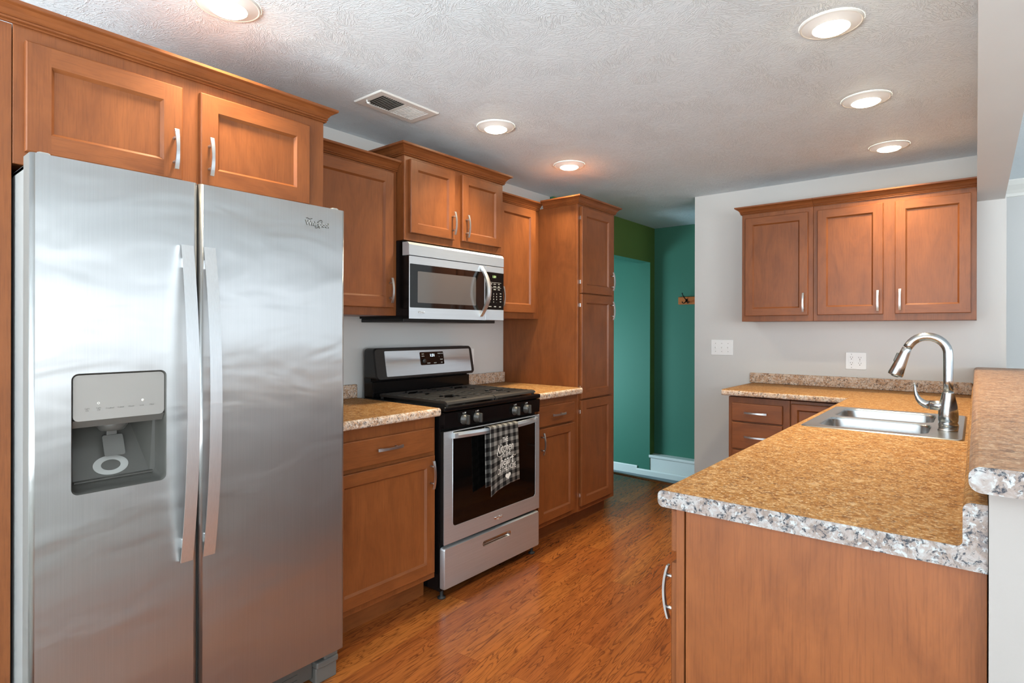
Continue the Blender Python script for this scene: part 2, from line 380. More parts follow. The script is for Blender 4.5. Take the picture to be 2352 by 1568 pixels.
# ------------------------------------------------------------------ cabinet parts
def door(parent, F, a0, a1, z0, z1, d0, t=0.019, st=0.056, hz='wood_y', name='door'):
    bm = bmesh.new(); e = 0.003; q = 0.008; r = 0.010
    V, H = 0, 1
    loops = []
    for ins, d in ((0, 0), (0, t-e), (e, t)):
        loops.append([(a0+ins, d0+d, z0+ins), (a1-ins, d0+d, z0+ins), (a1-ins, d0+d, z1-ins), (a0+ins, d0+d, z1-ins)])
    for A, B in zip(loops, loops[1:]):
        for k in range(4):
            l = (k+1) % 4
            add(bm, [A[k], A[l], B[l], B[k]], [(0, 1, 2, 3)], H if k in (0, 2) else V, F)
    add(bm, loops[0], [(3, 2, 1, 0)], V, F)
    d = d0+t; A0, A1, Z0, Z1 = a0+e, a1-e, z0+e, z1-e; i0, i1, j0, j1 = a0+st, a1-st, z0+st, z1-st
    add(bm, [(A0, d, Z0), (i0, d, Z0), (i0, d, Z1), (A0, d, Z1)], [(0, 1, 2, 3)], V, F)
    add(bm, [(i1, d, Z0), (A1, d, Z0), (A1, d, Z1), (i1, d, Z1)], [(0, 1, 2, 3)], V, F)
    add(bm, [(i0, d, Z0), (i1, d, Z0), (i1, d, j0), (i0, d, j0)], [(0, 1, 2, 3)], H, F)
    add(bm, [(i0, d, j1), (i1, d, j1), (i1, d, Z1), (i0, d, Z1)], [(0, 1, 2, 3)], H, F)
    A = [(i0, d, j0), (i1, d, j0), (i1, d, j1), (i0, d, j1)]; B = [(i0+q, d-r, j0+q), (i1-q, d-r, j0+q), (i1-q, d-r, j1-q), (i0+q, d-r, j1-q)]
    for k in range(4):
        l = (k+1) % 4; add(bm, [A[k], A[l], B[l], B[k]], [(0, 1, 2, 3)], H if k in (0, 2) else V, F)
    add(bm, B, [(0, 1, 2, 3)], V, F)
    bmesh.ops.remove_doubles(bm, verts=list(bm.verts), dist=1e-5)
    return obj(name, bm, ['wood_z', hz], parent)
def drawer(parent, F, a0, a1, z0, z1, d0, t=0.019, hz='wood_y', name='drawer'):
    bm = bmesh.new(); box(bm, (a0, d0, z0), (a1, d0+t, z1), 0.004, 0, F)
    return obj(name, bm, [hz], parent)
def pull(parent, F, a, z, d, vert=True, L=0.122, tip=0.5):
    """arched bar pull: bowed flat bar on two posts"""
    bm = bmesh.new(); rings = []
    N = 14
    for k in range(N+1):
        s = -1+2*k/N; off = 0.020+0.011*(1-s*s); wd = 0.0045+0.0016*abs(s); th = 0.0026
        p = s*L/2
        sec = [(-wd, off-th), (wd, off-th), (wd, off+th), (-wd, off+th)]
        rings.append([F(a+c if vert else a+p, d+o, z+p if vert else z+c) for c, o in sec])
    loft(bm, rings, 0, True, False)
    for s in (-1, 1):
        p = s*L*0.30
        c = (a, z+p) if vert else (a+p, z)
        tube(bm, [F(c[0], d-0.001, c[1]), F(c[0], d+0.028, c[1])], 0.0042, 10)
    return obj('handle', bm, ['pull_nickel'], parent)
CROWN = [(0, 0), (.007, 0), (.009, .003), (.007, .007), (.011, .008), (.013, .012), (.010, .015), (.014, .019), (.020, .028), (.030, .036), (.038, .039), (.040, .041), (.0405, .049), (0, .049)]
def crown(parent, path, z, k=1.0, mat='wood_y', n_out=None):
    """moulding swept along an XY path with mitred corners, leaning outwards to the right-hand side of the path"""
    P = [Vector((p[0], p[1])) for p in path]; nor = []
    for i in range(len(P)):
        ns = []
        for a, b in ((i-1, i), (i, i+1)):
            if a >= 0 and b < len(P):
                t = (P[b]-P[a]).normalized(); ns.append(Vector((t.y, -t.x)))
        if len(ns) == 2: n = (ns[0]+ns[1]); n = n/(n.dot(ns[0]))
        else: n = ns[0]
        nor.append(n)
    bm = bmesh.new()
    loft(bm, [[(P[i].x+nor[i].x*o*k, P[i].y+nor[i].y*o*k, z+u*k) for o, u in CROWN] for i in range(len(P))], 0, True, False)
    return obj('crown_moulding', bm, [mat], parent)
def carcass(parent, F, a0, a1, z0, z1, d1, kick=None, hz='wood_y', name='carcass', d0=0.002):
    """cabinet case with its face frame: plain panels, set-back toe kick for base units"""
    bm = bmesh.new()
    box(bm, (a0, d0, z0), (a1, d1-0.019, z1), 0, 0, F)
    box(bm, (a0, d1-0.019, z0), (a1, d1, z1), 0.0015, 0, F, 1)
    if kick: box(bm, (a0, d0, 0.0), (a1, kick, z0), 0, 1, F)
    return obj(name, bm, ['wood_z', hz], parent)

# ================================================================== SETTING
ZC = 2.27
def wall(name, lo, hi, mat):
    bm = bmesh.new(); box(bm, lo, hi); return struct(name, bm, [mat])
bm = bmesh.new()
prism(bm, [(-0.1, 0.25), (2.64, 0.25), (2.64, 4.35), (0.90, 4.35), (0.86, 4.40), (0.03, 4.46), (-0.1, 4.46)], -0.10, 0.0, lambda p, q, a: (p, q, a))
struct('floor', bm, ['floor'])
bm = bmesh.new(); prism(bm, [(-0.1, -3.0), (6.5, -3.0), (6.5, 5.25), (2.64, 5.25), (2.64, 0.25), (-0.1, 0.25)], -0.10, 0.0, lambda p, q, a: (p, q, a)); struct('floor_dining', bm, ['bounce_carpet'])  # pale covering added out of view as a reflector
wall('floor_landing', (-2.0, 3.55, -0.30), (1.7, 5.5, -0.20), 'landing_vinyl')
wall('ceiling', (-2.1, -3.1, ZC), (6.6, 5.55, ZC+0.1), 'ceiling')
wall('wall_left', (-0.12, -3.0, 0), (0.0, 3.60, ZC), 'wall_grey')
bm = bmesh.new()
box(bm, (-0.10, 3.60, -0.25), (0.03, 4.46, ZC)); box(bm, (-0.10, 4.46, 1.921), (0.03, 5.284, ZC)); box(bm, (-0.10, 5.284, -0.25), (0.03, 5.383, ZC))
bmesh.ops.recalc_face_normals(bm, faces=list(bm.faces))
for f in bm.faces: f.material_index = 1 if f.normal.x > 0.9 else 0  # kitchen-facing sides olive, all other sides teal
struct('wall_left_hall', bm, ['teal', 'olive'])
wall('wall_hall_far', (-0.10, 5.383, -0.25), (1.7, 5.48, ZC), 'teal')
wall('wall_landing', (-2.0, 5.284, -0.25), (-0.10, 5.40, ZC), 'teal')
wall('wall_landing_left', (-2.1, 3.5, -0.25), (-2.0, 5.4, ZC), 'teal')
wall('wall_landing_front', (-2.0, 3.50, -0.25), (-0.12, 3.60, ZC), 'teal')
wall('wall_hall_right', (1.6, 4.42, -0.25), (1.7, 5.383, ZC), 'teal')
wall('wall_back', (0.869, 4.30, -0.25), (2.683, 4.42, ZC), 'wall_grey')
wall('wall_dining_left', (2.60, 4.42, 0), (2.683, 5.2, ZC), 'wall_light')
wall('wall_dining_back', (2.60, 5.2, 0), (6.5, 5.3, ZC), 'wall_light')
wall('wall_half', (2.5665, 1.20, 0), (2.69, 4.30, 0.992), 'half_grey')
wall('ceiling_beam', (2.553, -3.0, 2.0), (2.676, 4.30, ZC), 'beam_white')
# dining room walls; unseen openings added to let daylight in
def wall_with_windows(name, along, fixed, span, wins, mat):
    bm = bmesh.new(); a = span[0]
    mk = (lambda p0, p1, z0, z1: box(bm, (p0, fixed[0], z0), (p1, fixed[1], z1))) if along == 'X' else (lambda p0, p1, z0, z1: box(bm, (fixed[0], p0, z0), (fixed[1], p1, z1)))
    for w0, w1, z0, z1 in wins:
        mk(a, w0, 0, ZC)
        if z0 > 0: mk(w0, w1, 0, z0)
        mk(w0, w1, z1, ZC); a = w1
    mk(a, span[1], 0, ZC)
    return struct(name, bm, [mat])
wall_with_windows('wall_rear', 'X', (-3.1, -3.0), (-0.1, 6.5), [(0.6, 3.4, 0.07, 2.06), (4.2, 6.0, 0.87, 2.03)], 'wall_light')
wall_with_windows('wall_right', 'Y', (6.5, 6.6), (-3.1, 5.3), [(-2.5, -0.7, 0.14, 2.06), (0.5, 4.9, 0.87, 2.03)], 'wall_light')
def frame(name, along, fixed, w0, w1, z0, z1, n):
    bm = bmesh.new(); t = 0.04
    mk = (lambda p0, p1, a, b: box(bm, (p0, fixed-0.02, a), (p1, fixed+0.02, b))) if along == 'X' else (lambda p0, p1, a, b: box(bm, (fixed-0.02, p0, a), (fixed+0.02, p1, b)))
    mk(w0, w1, z0, z0+t); mk(w0, w1, z1-t, z1)
    for k in range(n+1):
        c = w0+(w1-w0)*k/n; mk(max(w0, c-t/2), min(w1, c+t/2), z0, z1)
    struct(name, bm, ['white_trim'])
frame('added_window_1', 'X', -3.06, 0.6, 3.4, 0.07, 2.06, 3)  # invented patio door, sized to throw light onto the ceiling
frame('added_window_4', 'X', -3.06, 4.2, 6.0, 0.87, 2.03, 2)  # invented window, put in to light the dining room
frame('unseen_window_2', 'Y', 6.56, 0.5, 4.9, 0.87, 2.03, 4)  # out of view, widened for an even refrigerator reflection
frame('added_window_3', 'Y', 6.56, -2.5, -0.7, 0.14, 2.06, 2)  # invented side door around the added fill light
# white ledge, baseboards and trim of the landing
bm = bmesh.new(); box(bm, (0.030, 5.290, -0.2), (1.6, 5.383, -0.018)); box(bm, (0.022, 5.276, -0.018), (1.6, 5.383, 0.008), 0.003)
struct('trim_1', bm, ['white_trim'])
bm = bmesh.new(); prism(bm, [(0, -0.2), (0.016, -0.2), (0.016, -0.155), (0.010, -0.143), (0, -0.143)], -0.112, 1.6, lambda d, z, a: (a, 5.284-d, z)); struct('baseboard_hall', bm, ['white_trim'])
bm = bmesh.new(); prism(bm, [(0, -0.2), (0.012, -0.2), (0.012, -0.124), (0.008, -0.117), (0, -0.117)], -2.0, -0.104, lambda d, z, a: (a, 5.284-d, z)); struct('baseboard_landing', bm, ['white_trim'])
bm = bmesh.new(); prism(bm, [(0.86, 4.375), (0.03, 4.435), (0.03, 4.470), (0.86, 4.410)], -0.03, 0.006, lambda p, q, a: (p, q, a)); struct('trim_2', bm, ['wood_x'])
bm = bmesh.new(); prism(bm, [(0, 2.165), (0.012, 2.165), (0.016, 2.185), (0.03, 2.205), (0.06, 2.235), (0.075, 2.262), (0.075, ZC), (0, ZC)], 2.683, 6.5, lambda d, z, a: (a, 5.2-d, z)); struct('trim_3', bm, ['white_trim'])

# ================================================================== RANGE WALL: CABINETS
F0 = FL()
# --- cabinet over the refrigerator
t = thing('wall_cabinet', 'wide two-door maple cabinet above the steel refrigerator', 'cabinet', (0.3, 0.77, 1.675))
carcass(t, F0, 0.334, 1.243, 1.675, 2.04, 0.61)
d1 = door(t, F0, 0.357, 0.736, 1.709, 1.998, 0.611, st=0.053); pull(d1, F0, 0.711, 1.797, 0.630)
d2 = door(t, F0, 0.790, 1.175, 1.709, 2.002, 0.611, st=0.053); pull(d2, F0, 0.815, 1.797, 0.630)
crown(t, [(0.61, 0.287), (0.61, 1.243), (0.002, 1.243)], 2.036)
t = thing('tall_side_panel', 'tall maple panel standing against the near side of the refrigerator', 'panel', (0.3, 0.31, 0))
bm = bmesh.new(); box(bm, (0.002, 0.288, 0), (0.61, 0.332, 2.035), 0.001); obj('panel_board', bm, ['wood_z'], t)
# --- wall cabinet between refrigerator and microwave
t = thing('wall_cabinet', 'single-door maple wall cabinet between refrigerator and microwave', 'cabinet', (0.15, 1.55, 1.315))
carcass(t, F0, 1.246, 1.849, 1.315, 2.035, 0.305)
d1 = door(t, F0, 1.29, 1.818, 1.353, 2.018, 0.306, st=0.052); pull(d1, F0, 1.792, 1.437, 0.325)
crown(t, [(0.305, 1.2845), (0.305, 1.849)], 2.030)
# --- cabinet over the microwave
t = thing('wall_cabinet', 'two-door maple cabinet mounted right above the microwave', 'cabinet', (0.18, 2.23, 1.69))
carcass(t, F0, 1.852, 2.607, 1.690, 2.112, 0.36)
d1 = door(t, F0, 1.879, 2.189, 1.727, 2.092, 0.361, st=0.047); pull(d1, F0, 2.168, 1.812, 0.380)
d2 = door(t, F0, 2.246, 2.572, 1.729, 2.090, 0.361, st=0.047); pull(d2, F0, 2.272, 1.810, 0.380)
crown(t, [(0.002, 1.852), (0.36, 1.852), (0.36, 2.607), (0.002, 2.607)], 2.108, 1.08)
# --- wall cabinet between microwave and pantry
t = thing('wall_cabinet', 'single-door maple wall cabinet between microwave and tall pantry', 'cabinet', (0.15, 2.83, 1.317))
carcass(t, F0, 2.610, 3.042, 1.317, 2.035, 0.305)
d1 = door(t, F0, 2.612, 2.985, 1.355, 2.022, 0.306, st=0.052); pull(d1, F0, 2.635, 1.447, 0.325)
crown(t, [(0.305, 2.612), (0.305, 3.042)], 2.028)
# --- pantry
t = thing('pantry_cabinet', 'tall maple pantry cabinet with three stacked doors', 'cabinet', (0.3, 3.27, 0))
carcass(t, F0, 3.043, 3.505, 0.103, 2.04, 0.61, kick=0.535)
for z0, z1, hz in ((1.479, 2.022, 1.573), (0.813, 1.473, 1.376), (0.138, 0.803, None)):
    d1 = door(t, F0, 3.062, 3.45, z0, z1, 0.612, st=0.053)
    if hz: pull(d1, F0, 3.425, hz, 0.631)
    for zz in (z0+0.07, z1-0.07):
        bm = bmesh.new(); box(bm, (3.0555, 0.611, zz-0.012), (3.0615, 0.622, zz+0.012), 0.001, 0, F0); obj('hinge', bm, ['chrome'], t)
crown(t, [(0.347, 3.043), (0.61, 3.043), (0.61, 3.505), (0.002, 3.505)], 2.038)
# --- base cabinets on the range wall
t = thing('base_cabinet', 'maple base cabinet between refrigerator and range, one drawer over one door', 'cabinet', (0.3, 1.54, 0))
carcass(t, F0, 1.25, 1.826, 0.104, 0.848, 0.61, kick=0.535)
dr = drawer(t, F0, 1.275, 1.806, 0.690, 0.800, 0.611); pull(dr, F0, 1.540, 0.750, 0.630, vert=False, L=0.132)
d1 = door(t, F0, 1.275, 1.810, 0.136, 0.672, 0.611, st=0.050); pull(d1, F0, 1.783, 0.589, 0.630, L=0.128)
t = thing('base_cabinet', 'narrow maple base cabinet between range and pantry, one drawer over one door', 'cabinet', (0.3, 2.81, 0))
carcass(t, F0, 2.587, 3.042, 0.107, 0.848, 0.61, kick=0.535)
dr = drawer(t, F0, 2.607, 2.980, 0.691, 0.808, 0.611); pull(dr, F0, 2.790, 0.751, 0.630, vert=False, L=0.132)
d1 = door(t, F0, 2.607, 2.985, 0.140, 0.679, 0.611, st=0.050); pull(d1, F0, 2.632, 0.598, 0.630, L=0.124)

# ================================================================== RANGE WALL: WORKTOPS
def nose(zt, th=0.037, x0=0.0, x1=0.65, r=0.012, back=True):
    """worktop section: rounded front edge at x1"""
    pts = [(x0, zt-th), (x1-r, zt-th)]
    for k in range(1, 7): a = -math.pi/2+math.pi/2*k/6; pts.append((x1-r+r*math.cos(a), zt-th+r+r*math.sin(a)))
    for k in range(0, 7): a = math.pi/2*k/6; pts.append((x1-r+r*math.cos(a), zt-r+r*math.sin(a)))
    pts.append((x0, zt)); return pts
def worktop(label, y0, y1, cap=None):
    t = thing('countertop', label, 'countertop', (0.3, (y0+y1)/2, 0.849))
    bm = bmesh.new(); prism(bm, nose(0.887), y0, y1, lambda p, q, a: (p, a, q), 0, False)
    for f in bm.faces:
        f.material_index = 1 if all(v.co.x > 0.637 for v in f.verts) else 0
    obj('deck', bm, ['granite', 'granite_edge'], t)
    bm = bmesh.new(); box(bm, (0.001, y0, 0.8872), (0.022, y1, 0.958), 0.005); obj('backsplash', bm, ['granite_edge'], t)
    return t
worktop('short tan granite-look countertop between refrigerator and range', 1.25, 1.826)
worktop('short tan granite-look countertop between range and pantry', 2.584, 3.040)

# ================================================================== REFRIGERATOR
t = thing('refrigerator', 'stainless steel side-by-side refrigerator with water dispenser', 'refrigerator', (0.40, 0.77, 0.0))
FX = 0.80
bm = bmesh.new()
for a, b in (((0.04, 0.340, 0.07), (0.728, 0.352, 1.655)), ((0.04, 1.192, 0.07), (0.728, 1.204, 1.655)), ((0.04, 0.340, 1.643), (0.728, 1.204, 1.655)), ((0.04, 0.352, 0.07), (0.05, 1.192, 1.643)), ((0.04, 0.340, 0.07), (0.728, 1.204, 0.10))): box(bm, a, b, 0.002)
box(bm, (0.69, 0.690, 0.10), (0.728, 1.192, 1.643)); box(bm, (0.69, 0.352, 0.10), (0.728, 0.690, 0.80)); box(bm, (0.69, 0.352, 1.16), (0.728, 0.690, 1.643))
obj('case', bm, ['grey_case'], t)
def fridge_door(y0, y1, hole=None):
    bm = bmesh.new(); z0, z1 = 0.114, 1.668; r = 0.010
    pts = rr(0, 1, 0, 1, 0.001, 1)
    # shell: edges rounded in plan
    sec = [(0.735, y0), (FX-r, y0)]
    for k in range(1, 6): a = math.pi/2*k/6; sec.append((FX-r+r*math.sin(a), y0+r-r*math.cos(a)))
    sec.append((FX, y0+r)); sec.append((FX, y1-r))
    for k in range(1, 6): a = math.pi/2*k/6; sec.append((FX-r+r*math.cos(a), y1-r+r*math.sin(a)))
    sec += [(FX-r, y1), (0.735, y1)]
    n = len(sec)
    lo = [bm.verts.new((x, y, z0)) for x, y in sec]; hi = [bm.verts.new((x, y, z1)) for x, y in sec]
    for k in range(n):
        l = (k+1) % n
        if hole and (sec[k][0] == FX and sec[l][0] == FX or k == n-1): continue
        f = bm.faces.new((lo[k], lo[l], hi[l], hi[k])); f.material_index = 1 if k in (0, n-2) or k == n-1 else 0
        f.smooth = 0 < k < n-2 and not (sec[k][0] == FX and sec[l][0] == FX)
    for ring in (lo, hi):
        f = bm.faces.new(ring); f.material_index = 0
    if hole:
        plate(bm, rect(y0+r, y1-r, z0, z1), [hole], lambda p, q: (FX, p, q), 0)
        bmesh.ops.remove_doubles(bm, verts=list(bm.verts), dist=1e-5)
    return obj('door', bm, ['fridge_steel', 'door_edge'], t)
hole = rr(0.414, 0.630, 0.828, 1.133, 0.016, 6)
dl = fridge_door(0.333, 0.7115, hole)
dr_ = fridge_door(0.7165, 1.208)
def fridge_handle(parent, y0, y1):
    bm = bmesh.new(); rings = []; z0, z1 = 0.587, 1.484; N = 28
    for k in range(N+1):
        s = -1+2*k/N; z = (z0+z1)/2+s*(z1-z0)/2; x = FX+0.014+0.046*(1-s*s)
        rings.append([(x-0.009, y0+0.003, z), (x, y0, z), (x, y1, z), (x-0.009, y1-0.003, z)])
    loft(bm, rings, 0, True, False)
    for z in (z0+0.05, z1-0.05): box(bm, (FX-0.002, (y0+y1)/2-0.009, z-0.014), (FX+0.021, (y0+y1)/2+0.009, z+0.014), 0.002)
    return obj('handle', bm, ['handle_steel'], parent)
M['handle_steel'] = steel('satin handle steel', 0.72, 0.42, 0.0, brush=0.4)
fridge_handle(dl, 0.662, 0.6945); fridge_handle(dr_, 0.7225, 0.7555)
# dispenser
bm = bmesh.new()
def ringx(pts, x): return [(x, p, q) for p, q in pts]
loft(bm, [ringx(hole, FX+0.0005), ringx(rr(0.417, 0.627, 0.831, 1.130, 0.014, 6), FX-0.004), ringx(rr(0.417, 0.627, 0.831, 1.130, 0.014, 6), FX-0.030), ringx(rr(0.425, 0.618, 0.846, 1.125, 0.012, 6), FX-0.050)], 0, False, True)
# niche: narrow deep top, wide shallow foot
yb = lambda z: (0.432+0.018*(z-0.85)/0.2, 0.612-0.055*(z-0.85)/0.2)
A = [(FX-0.050, 0.425, 0.846), (FX-0.050, 0.618, 0.846), (FX-0.050, 0.618, 1.125), (FX-0.050, 0.425, 1.125)]
Bk = [(FX-0.052, 0.430, 0.8475), (FX-0.052, 0.606, 0.8475), (FX-0.150, 0.560, 1.060), (FX-0.150, 0.450, 1.060)]
Tp = [(FX-0.150, 0.450, 1.10), (FX-0.150, 0.560, 1.10)]
add(bm, A+Bk+Tp, [(0, 1, 5, 4), (1, 2, 9, 6, 5), (0, 4, 7, 8, 3), (2, 3, 8, 9), (4, 5, 6, 7), (7, 6, 9, 8)], 0)
obj('dispenser_recess', bm, ['dark_plastic'], dl)
bm = bmesh.new(); P = rr(0.4185, 0.6255, 1.012, 1.1285, 0.012, 6)
prism(bm, P, FX-0.045, FX-0.004, lambda p, q, a: (a, p, q), 0); obj('dispenser_panel', bm, ['grey_plastic'], dl)
bm = bmesh.new(); prism(bm, [(FX-0.004, 1.014), (FX-0.018, 0.994), (FX-0.055, 0.994), (FX-0.055, 1.014)], 0.4185, 0.6255, lambda p, q, a: (p, a, q)); obj('dispenser_lip', bm, ['mid_plastic'], dl)
bm = bmesh.new()
for i, s in enumerate(('Light\nOn', 'Light\nOff', 'Crushed', 'Cubed', 'Water', 'Lock', 'Filter')):
    text(bm, s, 0.0054, (lambda yy: lambda x, y, z: (FX-0.0038+z*0.3, yy+x, 1.040+y))(0.448+0.0245*i), 0, 0.0003)
obj('panel_lettering', bm, ['lettering_dark'], dl)
bm = bmesh.new(); lathe(bm, [(0.0001, 0), (0.0035, 0), (0.0035, 0.0006), (0.0001, 0.0006)], (FX-0.0042, 0.573, 1.054), 16, 0, 'X'); obj('indicator_light', bm, ['lettering_white'], dl)
bm = bmesh.new(); text(bm, 'o', 0.012, lambda x, y, z: (FX-0.0038+z*0.3, 0.472+x, 1.056+y), 0, 0.0003); obj('lamp_symbol', bm, ['lettering_white'], dl)
bm = bmesh.new(); loft(bm, [[(FX-0.075+0.032*math.cos(a)*k, 0.522+0.038*math.sin(a)*k, z) for a in [2*math.pi*i/20 for i in range(20)]] for k, z in ((1.0, 1.0), (0.95, 0.984), (0.72, 0.972))]); obj('ice_chute', bm, ['mid_plastic'], dl)
bm = bmesh.new(); PR = rr(0.500, 0.548, 0.905, 0.958, 0.005, 4)
loft(bm, [[(FX-0.060-(q-0.905)*0.45+dx, p, q) for p, q in PR] for dx in (0, 0.006)], 0, True, False)
box(bm, (FX-0.098, 0.512, 0.952), (FX-0.082, 0.536, 0.985), 0.001); obj('dispenser_paddle', bm, ['mid_plastic'], dl)
sl = lambda z: FX-0.0515-0.098*(z-0.8475)/0.2125
bm = bmesh.new()
ring = lambda k, e: [(sl(0.879+0.024*math.sin(a)*k)+e, 0.517+0.041*math.cos(a)*k, 0.879+0.024*math.sin(a)*k) for a in [2*math.pi*i/40 for i in range(40)]]
loft(bm, [ring(1.0, 0.0005), ring(0.93, 0.0012), ring(0.62, 0.0012), ring(0.55, 0.0005)], 0, False, True); obj('limescale_ring', bm, ['lime_stain'], dl)
bm = bmesh.new(); prism(bm, [(0.8465, FX-0.052), (0.8465, FX-0.044), (0.850, FX-0.044), (0.852, FX-0.052)], 0.430, 0.612, lambda p, q, a: (q, a, p)); obj('drip_ledge', bm, ['dark_plastic'], dl)
# maker's badge
def badge(parent, mp, s, fore='chrome', back='badge_shadow'):
    bm = bmesh.new(); text(bm, 'Whirlpool', s, lambda x, y, z: mp(x, y, 0.0014+z), 0, 0.0006, 0.0, sx=0.95, offset=0.0004)
    obj('badge_lettering', bm, [fore], parent)
    bm = bmesh.new(); text(bm, 'Whirlpool', s, lambda x, y, z: mp(x-0.0015, y-0.0012, 0.0003+z), 0, 0.0003, 0.0, sx=0.95, offset=0.0011)  # offset copy behind the lettering, a drawn shadow where the backing is dark
    ring = []
    for k in range(33):
        a = 2*math.pi*k/32; u, v = 0.34*s*math.cos(a)*2.4, 0.30*s*math.sin(a)
        ring.append(mp(0.15*s+u*0.68-v*0.74, u*0.74+v*0.68, 0.0012))
    tube(bm, ring, 0.0011*s/0.022, 6, 0, False)
    ring = [mp(-1.95*s+0.02*s*k*4, 0.62*s+0.07*s*math.sin(k*0.62), 0.0012) for k in range(0, 14)]
    tube(bm, ring, 0.0010*s/0.022, 6, 0)
    obj('badge_swirl', bm, [back], parent)
badge(dr_, lambda x, y, z: (FX+z, 1.099+x, 1.606+y), 0.0225)
for y in (0.362, 1.176):
    bm = bmesh.new(); box(bm, (0.70, y-0.014, 1.655), (0.792, y+0.014, 1.6755), 0.006); obj('hinge_cover', bm, ['grey_case'], t)
bm = bmesh.new(); box(bm, (0.66, 0.36, 0.022), (0.742, 1.118, 0.100), 0.002)
for z in (0.040, 0.058, 0.076): box(bm, (0.742, 0.42, z-0.003), (0.744, 1.06, z+0.003))
obj('base_grille', bm, ['dark_plastic'], t)
for y0, y1 in ((0.345, 0.43), (1.122, 1.206)):
    bm = bmesh.new(); box(bm, (0.60, y0, 0.0), (0.758, y1, 0.056), 0.004); box(bm, (0.70, y0-0.002, 0.056), (0.768, y1+0.002, 0.080), 0.006); box(bm, (0.70, y0+0.030, 0.080), (0.765, y1, 0.110), 0.003); obj('foot_cover', bm, ['mid_plastic'], t)

# ================================================================== RANGE
t = thing('gas_range', 'black and stainless steel gas range with four front knobs', 'stove', (0.36, 2.205, 0.0))
RY0, RY1 = 1.839, 2.571
bm = bmesh.new(); box(bm, (0.055, RY0, 0.035), (0.630, RY1, 0.868), 0.003); obj('case', bm, ['black_enamel'], t)
bm = bmesh.new(); box(bm, (0.055, RY0-0.003, 0.868), (0.668, RY1+0.003, 0.8905), 0.006)
obj('cooktop', bm, ['black_enamel'], t)
bm = bmesh.new(); prism(bm, [(0.628, 0.792), (0.660, 0.792), (0.664, 0.862), (0.628, 0.867)], RY0, RY1, lambda p, q, a: (p, a, q)); cp = obj('control_panel', bm, ['black_enamel'], t)
for y in (1.967, 2.056, 2.352, 2.448):
    bm = bmesh.new(); lathe(bm, [(0.026, 0), (0.026, 0.004), (0.021, 0.007), (0.019, 0.022), (0.015, 0.026), (0.0001, 0.026)], (0.660, y, 0.822), 28, 0, 'X')
    box(bm, (0.676, y-0.0065, 0.799), (0.696, y+0.0065, 0.843), 0.003)
    k = obj('knob', bm, ['knob'], t)
    bm = bmesh.new(); text(bm, 'o  OFF', 0.008, (lambda yy: lambda x, y, z: (0.6634+z, yy+x, 0.852+y))(y), 0, 0.0003)
    obj('knob_lettering', bm, ['lettering_white'], k)
# oven door
DX = 0.660
bm = bmesh.new(); box(bm, (0.632, RY0, 0.256), (0.655, RY1, 0.776), 0.003, 1)
win = rr(1.893, 2.535, 0.330, 0.90, 0.020, 6); win = [(p, min(q, 0.772)) for p, q in win]
w2 = []
for p in win:
    if not w2 or (abs(p[0]-w2[-1][0])+abs(p[1]-w2[-1][1])) > 1e-4: w2.append(p)
plate(bm, rect(RY0, RY1, 0.256, 0.776), [w2], lambda p, q: (DX, p, q), 0)
loft(bm, [[(DX, p, q) for p, q in rect(RY0, RY1, 0.256, 0.776)], [(0.655, p, q) for p, q in rect(RY0, RY1, 0.256, 0.776)]], 0, False, False)
od = obj('oven_door', bm, ['steel', 'black_plastic'], t)
bm = bmesh.new(); prism(bm, w2, 0.6555, 0.6590, lambda p, q, a: (a, p, q)); wg = obj('oven_window', bm, ['oven_glass'], od)
bm = bmesh.new(); tube(bm, [(DX, p, q) for p, q in w2]+[(DX, *w2[0])], 0.0016, 6, 0, False); obj('window_trim', bm, ['steel'], od)
bm = bmesh.new(); rings = []
for k in range(25):
    s = -1+2*k/24; y = 2.2125+s*0.325; x = DX+0.010+0.036*(1-s*s); z = 0.754
    rings.append([(x-0.012, y, z-0.013), (x, y, z-0.0135), (x+0.003, y, z), (x, y, z+0.0135), (x-0.012, y, z+0.013)])
loft(bm, rings, 0, True, False)
for y in (1.900, 2.525): box(bm, (DX-0.004, y-0.012, 0.742), (DX+0.018, y+0.012, 0.766), 0.002)
obj('handle', bm, ['steel'], od)
badge(od, lambda x, y, z: (DX+z, 2.219+x, 0.292+y), 0.0150, 'chrome', 'chrome')
# storage drawer with a scooped grip
bm = bmesh.new(); grip = rr(2.105, 2.318, 0.174, 0.200, 0.0125, 6)
plate(bm, rr(RY0+0.004, RY1-0.004, 0.052, 0.236, 0.008, 3), [grip], lambda p, q: (DX, p, q), 0)
loft(bm, [[(DX, p, q) for p, q in rr(RY0+0.004, RY1-0.004, 0.052, 0.236, 0.008, 3)], [(DX-0.006, p, q) for p, q in rr(RY0, RY1, 0.048, 0.240, 0.010, 3)], [(DX-0.028, p, q) for p, q in rr(RY0, RY1, 0.048, 0.240, 0.010, 3)]], 0, False, True)
sd = obj('storage_drawer', bm, ['steel'], t)
bm = bmesh.new(); loft(bm, [[(x, 2.2115+(p-2.2115)*k, 0.187+(q-0.187)*k) for p, q in grip] for x, k in ((DX+0.001, 1.03), (DX+0.001, 0.99), (DX-0.012, 0.93), (DX-0.016, 0.80), (DX-0.0165, 0.02))], 0, False, True)
obj('drawer_grip', bm, ['sink_steel'], sd)
for y in (RY0+0.020, RY1-0.020):
    bm = bmesh.new(); lathe(bm, [(0.019, 0), (0.019, 0.006), (0.008, 0.010), (0.008, 0.05)], (0.622, y, 0.0), 16); obj('foot', bm, ['rubber'], t)
    bm = bmesh.new(); lathe(bm, [(0.019, 0), (0.019, 0.006), (0.008, 0.010), (0.008, 0.05)], (0.10, y, 0.0), 16); obj('foot', bm, ['rubber'], t)
